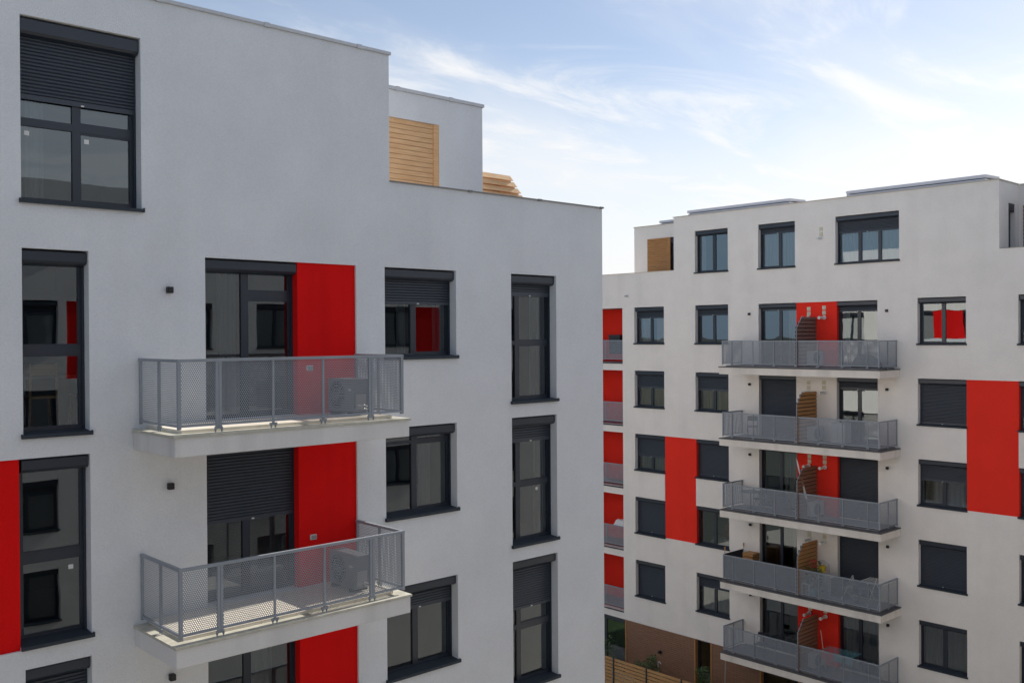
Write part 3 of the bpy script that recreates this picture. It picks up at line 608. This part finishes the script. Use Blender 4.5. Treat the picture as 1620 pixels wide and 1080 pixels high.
for (ya, yb, X, lab) in ((21.85, 27.05, 35.98, 'long pale flat roof unit left of centre on the far roof edge'), (13.98, 19.25, 35.98, 'long pale flat roof unit nearest the right corner of the far roof'), (28.75, 30.35, 38.1, 'short pale flat roof unit on the far left roof block')):
    zb = TOP+.035
    t = root('roof_unit', (X, ya, zb), lab, 'roof unit', 'flat units on the far roof')
    g = MB(); g.box(X, X+1.1, ya, yb, zb, zb+.11); part('plinth', g, UNIT, t)
    g = MB(); g.prism([(X-.05, ya-.03, zb+.135), (X+1.2, ya-.03, zb+.22), (X+1.2, ya-.03, zb+.29), (X-.05, ya-.03, zb+.25)], [(X-.05, yb+.03, zb+.135), (X+1.2, yb+.03, zb+.22), (X+1.2, yb+.03, zb+.29), (X-.05, yb+.03, zb+.25)])
    part('cover_panel', g, UNIT, t)
    g = MB(); g.box(X+.04, X+1.0, ya+.05, yb-.05, zb+.111, zb+.15); part('gap_frame', g, ANT, t)
g = MB(); g.tube((36.3, 19.42, TOP-.1), (36.3, 19.42, TOP+.26), .05, 10); g.tube((36.3, 19.42, TOP+.26), (36.3, 19.42, TOP+.32), .075, 10)
single('vent_pipe', g.mesh('vent_pipe', STE, (36.3, 19.42, TOP-.1)), (36.3, 19.42, TOP-.1), 'short grey vent pipe standing on the far roof beside the long roof unit', 'vent pipe')

# ================================================================== OPPOSITE BUILDING (behind the camera, mirrored in the near windows)
O = Face('O', -4.1)
OB = root('apartment_building', (20, -4.1, -ZC), 'white apartment building opposite the near one, seen mirrored in its windows', 'apartment building', 'white and red apartment blocks')
oc = [(19.5, 40, 3.0, 9, 'void')]; ow = []
for r in range(-1, 4):
    z = -3*r
    for (u, v) in ((9.0, 10.9), (14.6, 16.4), (18.2, 20.0), (24.2, 25.9), (30.2, 32.0)):
        if r == -1 and u > 17: continue
        oc.append((u, v, -.385+z, T+z, 'hole')); ow.append((u, v, -.385+z, T+z, r))
oc += [(11.2, 12.4, -1.335, T, 'red'), (25.9, 27.6, -1.335, T, 'red'), (12.6, 14.6, -7.3, -4.7, 'red')]
facade(O, -16, 38, -16.6, 5.3, oc, PR, RED, OB)
for (u, v, lo, hi, r) in ow: window(O, OB, u, v, lo, hi, m2(u, v), (), hi-.5 if (int(u)+r) % 2 else None, room=False)
g = MB(); g.quad((-16, -4.1, 5.3), (19.5, -4.1, 5.3), (19.5, -15, 5.3), (-16, -15, 5.3)); g.quad((19.5, -4.1, 3), (38, -4.1, 3), (38, -15, 3), (19.5, -15, 3)); g.quad((19.5, -4.1, 3), (19.5, -15, 3), (19.5, -15, 5.3), (19.5, -4.1, 5.3))
g.quad((38, -4.1, -16.6), (38, -15, -16.6), (38, -15, 3), (38, -4.1, 3)); g.quad((-16, -4.1, -16.6), (-16, -15, -16.6), (-16, -15, 5.3), (-16, -4.1, 5.3)); g.quad((-16, -15, -16.6), (38, -15, -16.6), (38, -15, 3), (-16, -15, 3))
part('roof', g, ROOF, OB, recalc=False)

# ================================================================== THINGS ON THE WALLS
def lamp_mesh():
    g = MB(); g.box(-.045, .045, -.10, -.012, -.05, .05); return g.mesh('wall_lamp', BLK, bevel=.006)
lm = lamp_mesh()
def wall_lamp(Fc, u, z, lab, grp):
    q = Fc.p(u, 0, z); rz = {'L': 0, 'R': R_(-90)}[Fc.k]
    t = root('wall_lamp', q, lab, 'wall lamp', grp); t.rotation_euler = (0, 0, rz)
    o = bpy.data.objects.new('lamp_body', lm); COL.objects.link(o); o.parent = t
    if 'bp' not in WPM: 
        g = MB(); g.box(-.03, .03, -.012, -.001, -.035, .035); WPM['bp'] = g.mesh('mounting_plate', STE)
    o = bpy.data.objects.new('mounting_plate', WPM['bp']); COL.objects.link(o); o.parent = t
WPM = {}
for i, (u, z) in enumerate(((6.37, .755), (6.36, -2.31), (6.36, -5.30))):
    wall_lamp(L, u, z, f"small black cube wall lamp {['above the upper near balcony', 'above the lower near balcony, under the upper slab', 'on the near wall below the lower balcony slab'][i]}", 'black lamps on the near wall')
for r in range(5):
    for u, s in ((23.60, 'left'), (17.49, 'right')):
        wall_lamp(F, u, .88-3*r, f"small black cube wall lamp at the {s} end of the {bn[r]}", 'black lamps on the far wall')
g = MB(); g.tube((0, -.02, 0), (0, -.14, 0), .07, 12); gm = g.mesh('wall_lamp', BLK)
single('wall_lamp', gm, F.p(28.55, .03, -14.75), 'round black lamp on the brown timber cladding at ground level', 'wall lamp', 'black lamps on the far wall', R_(-90))
g = MB(); g.box(30.3, 30.5, 0, 0.02, 0, 0) if False else None
g = MB(); g.tube((0, -.0, 0), (0, -.12, -.02), .022, 8); g.box(-.05, .05, -.2, -.10, -.04, .03)
single('security_sensor', g.mesh('security_sensor', STE), F.p(30.4, 0, 1.88), 'tiny grey sensor on the far wall above the loggias', 'sensor', None, R_(-90))
def socket(Fc, u, z, d, lab):
    q = Fc.p(u, d, z); g = MB(); g.box(-.062, .062, -.035, 0, -.045, .045); t = root('wall_socket', q, lab, 'socket', 'sockets on the near wall')
    put('socket_box', g.mesh('socket_box', WHT, bevel=.006), t, q)
    g = MB(); g.box(-.045, .0, -.042, -.036, -.03, .03); g.box(.006, .05, -.042, -.036, -.03, .03); put('socket_lid', g.mesh('socket_lid', STE), t, q)
socket(L, 8.90, -.535, .038, 'pale twin socket on the red panel behind the upper near balcony')
socket(L, 8.95, -3.49, .038, 'pale twin socket on the red panel above the lower near balcony rail')

# air conditioners ---------------------------------------------------
def ac_meshes():
    g = MB(); g.box(-.40, .40, -.15, .15, .06, .62); cas = g.mesh('casing', ACG, bevel=.015)
    g = MB()
    cx, cz = -.12, .34
    for rr in (.06, .11, .16, .21):
        n = 24
        for k in range(n):
            a, b = 2*math.pi*k/n, 2*math.pi*(k+1)/n
            g.prism([(cx+math.cos(a)*(rr+s), -.157+t, cz+math.sin(a)*(rr+s)) for s, t in ((-.006, 0), (.006, 0), (.006, .006), (-.006, .006))], [(cx+math.cos(b)*(rr+s), -.157+t, cz+math.sin(b)*(rr+s)) for s, t in ((-.006, 0), (.006, 0), (.006, .006), (-.006, .006))])
    for k in range(8):
        a = math.pi*k/4; g.tube((cx, -.154, cz), (cx+math.cos(a)*.235, -.154, cz+math.sin(a)*.235), .005, 4)
    ring = g.mesh('fan_grille', GREY)
    g = MB(); n = 28; g.prism([(cx+math.cos(2*math.pi*k/n)*.235, -.1515, cz+math.sin(2*math.pi*k/n)*.235) for k in range(n)], [(cx+math.cos(2*math.pi*k/n)*.235, -.145, cz+math.sin(2*math.pi*k/n)*.235) for k in range(n)])
    fan = g.mesh('fan_well', GRL)
    g = MB(); g.box(-.03, .03, -.17, .17, 0, .06); ft = g.mesh('foot', BLK)
    g = MB(); g.box(.401, .43, -.12, .08, .12, .36); g.path([(.42, -.02, .15), (.50, -.02, .13), (.50, .10, .10), (.46, .17, .10)], .012); g.path([(.42, -.06, .20), (.53, -.05, .20), (.53, .10, .14), (.48, .17, .14)], .009); vl = g.mesh('valve_cover', STE)
    g = MB(); g.box(-.40, .40, -.15, .15, .06, .62); g.box(-.404, .404, -.154, .154, .585, .60); cas2 = g.mesh('casing', mat('grey_ac_paint', (0.22, 0.235, 0.245), 0.5, mottle=0.06, mscale=5), bevel=.008)
    g = MB()
    for i in range(22): g.box(-.415, -.4045, -.13, .13, .09+i*.022, .101+i*.022)
    coil = g.mesh('coil_grille', GRL); g = MB(); g.box(.25, .34, -.162, -.1605, .42, .46); hd = g.mesh('handle', ACG)
    return cas, ring, fan, ft, vl, cas2, coil, hd
AC = ac_meshes()
def ac(q, rz, lab, fan=True):
    t = root('air_conditioner', q, lab, 'air conditioner', 'outdoor air conditioner units'); t.rotation_euler = (0, 0, rz)
    def c(n, me, loc=(0, 0, 0)):
        o = bpy.data.objects.new(n, me); COL.objects.link(o); o.parent = t; o.location = loc
    c('casing', AC[0] if fan else AC[5])
    if fan: c('fan_grille', AC[1]); c('fan_well', AC[2])
    else: c('fan_grille', AC[1]); c('fan_well', AC[2]); c('coil_grille', AC[6]); c('handle', AC[7])
    c('foot', AC[3], (-.27, 0, 0)); c('foot', AC[3], (.27, 0, 0)); c('valve_cover', AC[4])
ac((9.30, 14.26, -1.333), R_(-90), 'grey air conditioner standing on the upper near balcony, right end', False)
ac((9.30, 14.26, -4.333), R_(-90), 'grey air conditioner standing on the lower near balcony, right end', False)
for r in range(5):
    ac(F.p(20.22, -.55, -1.278-3*r), 0, f"pale air conditioner right of the timber divider on the {bn[r]}")
    ac(F.p(31.3, 1.35, -1.30-3*r+.25*(r == 4)), R_(-90), f"pale air conditioner in the red loggia level with the {bn[r]}")

# timber dividers ------------------------------------------------------
def divider(Fc, u, zf, zt, m, lab, da=.0, top=1.06, full=1.48, nsl=13, cut=.45):
    t = root('timber_divider', Fc.p(u, da-.01, zf), lab, 'privacy screen', 'slatted timber dividers on the balconies')
    H = zt-zf; ph = H/nsl
    def length(z):
        k = (z-(zt-cut))/cut; return full if k <= 0 else full-(full-top)*min(1, k)
    for i in range(nsl):
        z0 = zf+i*ph+.008; z1 = z0+ph*.78; l = length((z0+z1)/2); g = MB(); tw = .025
        s = -1 if Fc.k == 'R' else 1
        ring = lambda dd: [Fc.p(u+s*.026, dd, z0), Fc.p(u+s*.050, dd, z0), Fc.p(u+s*(.050-.018), dd, z1), Fc.p(u+s*.012, dd, z1)]
        g.prism(ring(da-.012), ring(da-l)); part('slat', g, m, t, Fc.p(u, da, z0))
        if i < nsl-1:                       # staggered back boards; their near-black colour paints shade into the gaps
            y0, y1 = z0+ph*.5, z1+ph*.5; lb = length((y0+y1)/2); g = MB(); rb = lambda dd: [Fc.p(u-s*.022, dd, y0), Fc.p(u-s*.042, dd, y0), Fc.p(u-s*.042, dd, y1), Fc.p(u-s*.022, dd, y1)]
            g.prism(rb(da-.012), rb(da-lb)); part('slat', g, SHD, t, Fc.p(u, da, y0))
    for dd in (da-.05, da-.75):
        g = MB(); Fc.box(g, u-.012, u+.010, dd-.03, dd+.03, zf, zf+H-.05 if True else 0); part('upright', g, BLK, t, Fc.p(u, dd, zf))
    g = MB(); pts = [Fc.p(u-.02, da-full-.02, zf), Fc.p(u-.02, da-full-.02, zt-cut), Fc.p(u-.02, da-top-.03, zt)]; g.path(pts, .018, 6); part('edge_tube', g, GREY, t, pts[0])
for r, m in enumerate((TAU, OAK, BRW, OAK, BRW)):
    divider(F, 20.5, -1.27-3*r, .72-3*r, m, f"{['taupe', 'brown', 'dark brown', 'honey coloured', 'reddish brown'][r]} slatted timber divider with sloping edge on the {bn[r]}", top=1.04, cut=.5)
# on the roof terrace of the near building, running outwards from the penthouse side
LT = root('timber_divider', (14.56, 16.95, 1.68), 'fresh spruce slatted divider behind the near roof parapet, beside the penthouse', 'privacy screen')
for i in range(15):
    z0 = 3.82-.140*(i+1); l = 1.10+min(.52, .125*i); g = MB()
    g.prism([(14.56, 16.94, z0+.004), (14.56, 16.90, z0+.004), (14.56, 16.925, z0+.120), (14.56, 16.965, z0+.120)], [(14.56+l+.03, 16.94, z0+.004), (14.56+l+.03, 16.90, z0+.004), (14.56+l-.06, 16.925, z0+.112), (14.56+l-.06, 16.965, z0+.112)])
    part('slat', g, SPR, LT, (14.56, 16.9, z0))
    if i: g = MB(); g.box(14.56, 14.56+l-.05, 17.04, 17.065, z0+.075, z0+.20); part('slat', g, SPR, LT, (14.56, 17.04, z0+.075))
g = MB(); g.box(14.6, 14.66, 16.985, 17.03, 1.68, 3.8); g.box(15.3, 15.36, 16.985, 17.03, 1.68, 3.75); part('upright', g, SPR, LT)

# ================================================================== BALCONY THINGS ON THE FAR BUILDING
def P(u, d, z): return F.p(u, d, z)
def chair(u, d, z, rz, m, lab, folding=True):
    q = P(u, d, z); t = root('folding_chair', q, lab, 'chair', 'chairs on the far balconies'); t.rotation_euler = (0, 0, rz)
    def pt(n, g, mm):
        o = bpy.data.objects.new(n, g.mesh(n, mm)); COL.objects.link(o); o.parent = t
    g = MB(); g.box(-.21, .21, -.2, .2, .43, .455); pt('seat', g, m)
    g = MB(); g.box(-.21, .21, .2, .225, .66, .86); pt('backrest', g, m)
    for s in (-.2, .2):
        g = MB(); g.path([(s, -.24, 0), (s, .2, .86)], .012); pt('leg', g, m); g = MB(); g.path([(s*.9, .26, 0), (s*.9, -.18, .44)], .012); pt('leg', g, m)
fz = lambda r: -1.275-3*r
chair(23.0, -.75, fz(1), R_(-60), ANTS, 'dark folding chair at the left end of the second highest far balcony')
chair(22.7, -.7, fz(2), R_(-120), ANTS, 'dark folding chair beside the round table on the middle far balcony')
chair(22.6, -.8, fz(4), R_(-80), DKC, 'dark sling chair at the left of the lowest far balcony')
chair(18.9, -.5, fz(3), R_(-150), WHT, 'white chair in front of the right door on the second lowest far balcony')
def roundtable(u, d, z, lab):
    q = P(u, d, z); t = root('round_table', q, lab, 'table')
    g = MB(); g.tube((q[0], q[1], z+.70), (q[0], q[1], z+.725), .42, 28); part('tabletop', g, ANTS, t)
    g = MB(); g.tube((q[0], q[1], z+.02), (q[0], q[1], z+.70), .025, 8); g.tube((q[0], q[1], z), (q[0], q[1], z+.02), .22, 20); part('pedestal', g, ANTS, t)
roundtable(23.1, -.75, fz(2), 'dark round table at the left end of the middle far balcony')
roundtable(18.3, -.7, fz(3), 'dark round table in front of the right door on the second lowest far balcony')
# cabinet, row 2
t = root('balcony_cabinet', P(19.25, -.35, fz(1)), 'pale low cabinet right of the divider on the second highest far balcony', 'cabinet')
g = MB(); F.box(g, 18.95, 19.55, -.55, -.05, fz(1), fz(1)+.78); part('carcass', g, ACG, t, bevel=.008)
for a in (18.96, 19.255):
    g = MB(); F.box(g, a, a+.285, -.57, -.552, fz(1)+.03, fz(1)+.75); part('door', g, WHT, t, P(a, -.56, fz(1)))
# round covered seat, row 1
def dome(u, d, z, rx, rz_, m, name, lab, cat, sq=1.0):
    q = P(u, d, z); b = bmesh.new(); bmesh.ops.create_uvsphere(b, u_segments=20, v_segments=12, radius=1)
    for v in b.verts:
        k = 1+.05*math.sin(v.co.x*5)*math.cos(v.co.y*6); v.co = Vector((v.co.x*rx*sq*k, v.co.y*rx*k, max(0, v.co.z)*rz_*k))
    me = bpy.data.meshes.new(name); b.to_mesh(me); b.free(); me.materials.append(m); me.polygons.foreach_set('use_smooth', [True]*len(me.polygons)); return single(name, me, q, lab, cat)
dome(17.95, -.75, fz(0), .55, .52, DKC, 'covered_pouf', 'dark rounded covered seat at the right end of the topmost far balcony', 'covered seat')
dome(21.7, -.6, fz(2), .40, .80, DKC, 'covered_grill', 'dark rounded grill cover left of the divider on the middle far balcony', 'grill cover')
# leaning pole row 3
t = root('leaning_parasol', P(20.25, -1.2, fz(2)), 'closed pale parasol leaning across the divider on the middle far balcony', 'parasol')
g = MB(); g.tube(P(20.2, -.95, fz(2)), P(20.75, -1.1, fz(2)+2.35), .018, 8); part('pole', g, STE, t)
g = MB(); g.tube(P(20.37, -1.0, fz(2)+.75), P(20.72, -1.09, fz(2)+2.25), .05, 8, .025); part('folded_canopy', g, WHT, t)
# row 4: opaque cover on the left half of the railing, crate, torches, flower pot, watering can, stool, drying rack
z4 = -1.33-9
g = MB(); F.box(g, 20.62, 23.98, -1.400, -1.394, z4+.12, z4+1.03); single('railing_cover', g.mesh('railing_cover', DKC, P(20.62, -1.45, z4+.12)), P(20.62, -1.45, z4+.12), 'dark privacy cloth covering the left half of the second lowest far balcony railing', 'privacy cloth')
g = MB(); F.box(g, 23.965, 23.972, -1.38, -.05, z4+.12, z4+1.12); single('railing_cover', g.mesh('railing_cover', DKC, P(24.03, -1.4, z4+.12)), P(24.03, -1.4, z4+.12), 'dark privacy cloth on the left end of the second lowest far balcony railing', 'privacy cloth')
t = root('wooden_crate', P(23.2, -.6, fz(3)), 'tall wooden crate standing at the left end of the second lowest far balcony', 'crate')
for i in range(7):
    g = MB(); F.box(g, 22.95, 23.45, -.85, -.35, fz(3)+.02+i*.16, fz(3)+.15+i*.16); part('slat', g, OAK, t, P(22.95, -.85, fz(3)+.02+i*.16))
for (u, d, s) in ((23.98, -1.36, 'outer left corner'), (23.9, -.1, 'wall side left end')):
    q = P(u, d, z4+1.09); t = root('garden_torch', q, f"small garden torch on the {s} of the second lowest far balcony railing", 'torch', 'garden torches')
    g = MB(); g.tube(q, (q[0], q[1], q[2]+.16), .012, 6); part('stick', g, OAK, t); g = MB(); g.tube((q[0], q[1], q[2]+.16), (q[0], q[1], q[2]+.30), .028, 8, .035); part('burner', g, OAK, t)
def plant(q, h, w, n, lab, potm=None, fl=None, seed=1, name='potted_plant', cat='plant', cone=True):
    rnd = random.Random(seed); t = root(name, q, lab, cat)
    zb = q[2]
    if potm:
        g = MB(); g.tube(q, (q[0], q[1], q[2]+.3), .13, 14, .17); part('pot', g, potm, t); zb += .3
    g = MB(); stems = []
    for i in range(7):
        a = rnd.random()*6.28; top = (q[0]+math.cos(a)*w*.35, q[1]+math.sin(a)*w*.35, zb+h*rnd.uniform(.75, 1)); g.tube((q[0], q[1], zb-.05), top, .012, 5, .004); stems.append(top)
    part('trunk', g, BARK, t)
    g = MB()
    for i in range(n):
        k = rnd.random(); s = rnd.choice(stems); rr = w*((1-k)*.5+.12 if cone else .5)*rnd.random()**.5; a = rnd.random()*6.28
        c = Vector((q[0]+(s[0]-q[0])*k+math.cos(a)*rr, q[1]+(s[1]-q[1])*k+math.sin(a)*rr, zb+h*(.08+.95*k)))
        d = Vector((math.cos(a), math.sin(a), rnd.uniform(-.1, 1.2))).normalized(); sd = d.cross(Vector((rnd.uniform(-1, 1), rnd.uniform(-1, 1), 1))).normalized()
        l = rnd.uniform(.09, .17); g.quad(c, c+d*l*.5+sd*l*.27, c+d*l, c+d*l*.5-sd*l*.27)
    part('leaves', g, LEAF, t, recalc=False)
    if fl:
        g = MB()
        for i in range(40):
            a = rnd.random()*6.28; c = Vector((q[0]+math.cos(a)*w*.4*rnd.random(), q[1]+math.sin(a)*w*.4*rnd.random(), zb+h*rnd.uniform(.85, 1.15))); s = .035
            g.prism([c+Vector((s, 0, 0)), c+Vector((0, s, 0)), c+Vector((-s, 0, 0)), c+Vector((0, -s, 0))], [c+Vector((s*.3, 0, .03)), c+Vector((0, s*.3, .03)), c+Vector((-s*.3, 0, .03)), c+Vector((0, -s*.3, .03))])
        part('flowers', g, fl, t, recalc=False)
    return t
plant(P(20.0, -1.1, fz(3)+.0), .95, .45, 260, 'potted plant with red flowers right of the divider on the second lowest far balcony', TEAL, FLR, 5, cone=False)
t = root('yellow_lantern', P(19.75, -.9, fz(3)+.75), 'yellow enamel pail hanging from a hooped stand on the second lowest far balcony', 'pail')
q = P(19.75, -.9, fz(3)+.95); g = MB(); g.tube((q[0], q[1], q[2]), (q[0], q[1], q[2]+.24), .12, 14, .16); part('pail', g, YEL, t)
g = MB(); u_, d_ = 19.6, -.9; pts = [P(19.88, d_, fz(3))] + [P(19.66+.22*math.cos(a), d_, fz(3)+1.25+.16*math.sin(a)) for a in [i*math.pi/8 for i in range(9)]] + [P(19.44, d_, fz(3))]; g.path(pts, .014, 6); part('stand', g, STE, t)
t = root('white_stool', P(20.3, -1.15, fz(3)), 'white square stool behind the second lowest far balcony railing', 'stool')
g = MB(); F.box(g, 20.05, 20.40, -1.35, -1.0, fz(3)+.44, fz(3)+.47); part('seat', g, WHT, t)
for (u, d) in ((20.07, -1.33), (20.38, -1.33), (20.07, -1.02), (20.38, -1.02)):
    g = MB(); g.tube(P(u, d, fz(3)), P(u, d, fz(3)+.44), .014, 6); part('leg', g, WHT, t, P(u, d, fz(3)))
t = root('dark_planter', P(19.3, -.4, fz(3)), 'long black storage box against the wall on the second lowest far balcony', 'storage box'); g = MB(); F.box(g, 18.95, 19.55, -.6, -.06, fz(3), fz(3)+.62); part('box', g, BLK, t, bevel=.01); g = MB(); F.box(g, 18.93, 19.57, -.62, -.05, fz(3)+.623, fz(3)+.66); part('lid', g, BLK, t)
def rack(u0, u1, d0, d1, z, lab, m=STE):
    t = root('drying_rack', P((u0+u1)/2, (d0+d1)/2, z), lab, 'drying rack', 'folding laundry racks'); g = MB()
    for u in (u0, u1): g.path([P(u, d0, z), P(u, d1, z+.95)], .011); g.path([P(u, d1, z), P(u, d0, z+.95)], .011)
    part('legs', g, m, t); g = MB()
    for i in range(8):
        d = d0+(d1-d0)*i/7; g.tube(P(u0-.25, d, z+.955), P(u1+.25, d, z+.955), .006, 5)
    for u in (u0-.25, u1+.25): g.tube(P(u, d0, z+.955), P(u, d1, z+.955), .011, 6)
    part('wires', g, m, t); return t
rack(17.35, 17.75, -1.2, -.4, fz(3), 'white folding laundry rack at the right end of the second lowest far balcony', WHT)
rack(18.6, 19.4, -1.15, -.5, fz(4), 'folding laundry rack hung with small clothes on the lowest far balcony', TEAL)
for (u, m, n_, lab) in ((19.5, REDC, 'hanging_cloth', 'red cloth hanging over the laundry rack'), (18.95, TEAL, 'hanging_cloth', 'teal cloth hanging over the middle of the laundry rack'), (18.5, TEAL, 'hanging_cloth', 'teal towel hanging at the right end of the laundry rack')):
    g = MB(); z = fz(4)+.965
    for k in range(6):
        a, b = u-.16+k*.055, u-.16+(k+1)*.055; da, db = -1.17-.012*math.sin(k*2), -1.17-.012*math.sin(k*2+2)
        g.quad(P(a, da, z-.32), P(b, db, z-.32), P(b, -1.15, z), P(a, -1.15, z)); g.quad(P(a, -1.15, z), P(b, -1.15, z), P(b, -1.1, z-.2), P(a, -1.1, z-.2))
    single(n_, g.mesh(n_, m, P(u, -1.15, z-.3), recalc=False), P(u, -1.15, z-.3), lab, 'laundry', 'laundry on the rack')
t = root('broom', P(19.95, -.9, fz(4)), 'broom leaning on the red wall beside the divider of the lowest far balcony', 'broom')
g = MB(); g.tube(P(19.7, -.75, fz(4)+.12), P(20.05, -.5, fz(4)+1.5), .012, 6); part('handle', g, CREAM, t); g = MB(); F.box(g, 19.55, 19.85, -.79, -.71, fz(4), fz(4)+.12); part('brush', g, BLK, t)
# bedding in the fourth-row window and loggia bundles
g = MB()
def lumpy(u0, u1, d0, d1, z0, h, m, name, lab, cat, seed):
    rnd = random.Random(seed); g = MB(); nx, ny = 12, 8; V = {}
    for i in range(nx+1):
        for j in range(ny+1):
            e = min(i, nx-i, 2)/2*min(j, ny-j, 2)/2; V[i, j] = P(u0+(u1-u0)*i/nx, d0+(d1-d0)*j/ny, z0+h*(e*(.7+.3*rnd.random())))
    for i in range(nx):
        for j in range(ny): g.quad(V[i, j], V[i+1, j], V[i+1, j+1], V[i, j+1])
    single(name, g.mesh(name, m, P(u0, d0, z0), recalc=False, smooth=True), P(u0, d0, z0), lab, cat)
lumpy(24.6, 26.4, .5, 1.5, -9.6, .55, BED, 'bed_linen', 'white bed linen heaped behind the window left of the fourth balcony', 'bed linen', 3)
lumpy(24.7, 25.9, .8, 2.2, -9.2, .7, REDC, 'red_blanket', 'red blanket behind the white linen in the far window', 'blanket', 4)
t = root('laundry_basket', P(31.35, .25, -.30), 'dark woven basket resting above the railing of the topmost red loggia', 'basket')
g = MB(); F.box(g, 31.05, 31.75, .14, .5, -.9, -.02); part('basket_body', g, BLK, t); g = MB(); F.box(g, 31.0, 31.8, .12, .54, -.018, .04); part('rim', g, DKC, t); 
lumpy(30.85, 31.6, .15, .6, -9.26, .3, BED, 'washing_bundle', 'white and dark washing bundle on the railing of the fourth red loggia', 'washing', 8)

# ================================================================== GARDEN AND GROUND
GZ = -ZC
def struct(name, g, m):
    o = put(name, g.mesh(name, m, (0, 0, 0), recalc=False), None, (0, 0, 0)); o['kind'] = 'structure'; return o
g = MB(); S = 3500; g.quad((-S, -S, GZ-.02), (S, -S, GZ-.02), (S, S, GZ-.02), (-S, S, GZ-.02)); struct('ground', g, SOIL)
g = MB(); g.quad((-20, 9.5, GZ-.012), (16, 9.5, GZ-.012), (16, 14.6, GZ-.012), (-20, 14.6, GZ-.012)); g.quad((6, -2, GZ-.012), (22, -2, GZ-.012), (22, 3, GZ-.012), (6, 3, GZ-.012)); g.quad((28.6, 9, GZ-.012), (33, 9, GZ-.012), (33, 45, GZ-.012), (28.6, 45, GZ-.012)); struct('lawn', g, GRASS)
g = MB(); g.quad((-45, -25, GZ-.017), (60, -25, GZ-.017), (60, 45, GZ-.017), (-45, 45, GZ-.017)); struct('path', g, PAVE)
g = MB(); g.quad((34.0, 9, GZ+.02), (35.9, 9, GZ+.02), (35.9, 36, GZ+.02), (34.0, 36, GZ+.02)); struct('terrace_paving', g, PAVE)
FX = 33.0; ft = root('garden_fence', (FX, 27, GZ), 'honey coloured horizontal slat garden fence with dark posts in front of the far building', 'fence')
py = [31.0, 29.08, 27.18, 25.28, 23.38, 21.48, 19.58]
for a, b in zip(py[1:], py):
    for i in range(11):
        z = -14.56-i*.155
        g = MB(); g.box(FX-.012+random.uniform(-.002, .002), FX+.012, a+.004, b-.004, z-.118, z); part('slat', g, FEN, ft, (FX, a, z-.118))
for y in py:
    g = MB(); g.box(FX-.055, FX-.015, y-.03, y+.03, GZ, -14.53); part('fence_post', g, ANTS, ft, (FX, y, GZ))
g0 = GZ+.02
for (u, X, h, w, n, s, lab, cone) in ((28.85, 34.6, 1.25, .62, 520, 1, 'dense dark shrub just behind the garden fence, left of the taller one', False), (28.1, 34.5, 1.75, .6, 520, 2, 'tall loose green shrub behind the fence by the timber cladding', True),
        (25.35, 34.6, 1.85, .6, 520, 3, 'slim green shrub right of the dark terrace door', True), (31.0, 34.4, 1.85, .75, 700, 4, 'rounded green bush in front of the large dark glass door', False)):
    plant((X, u, g0), h, w, n, lab, None, None, s, 'garden_shrub', 'shrub', cone)
g = MB(); g.path([(34.1, 23.95, g0), (34.35, 24.0, GZ+2.75)], .025, 6); single('garden_pole', g.mesh('garden_pole', STE, (34.1, 23.95, g0)), (34.1, 23.95, g0), 'thin pale pole standing under the lowest far balcony', 'pole')
g = MB(); g.path([(35.6, 28.62, -15.7), (35.57, 28.62, -15.25), (35.5, 28.5, -15.15), (35.55, 28.42, -15.25)], .022, 6); single('garden_tap', g.mesh('garden_tap', WHT, (35.6, 28.62, -15.7)), (35.6, 28.62, -15.7), 'pale standpipe tap on the brown timber cladding below the round lamp', 'tap')

# lift everything from eye-relative heights to real ones (the courtyard is z = 0)
for o in list(sc.objects):
    if o.parent is None and o.type in ('MESH', 'EMPTY'): o.location.z += ZC
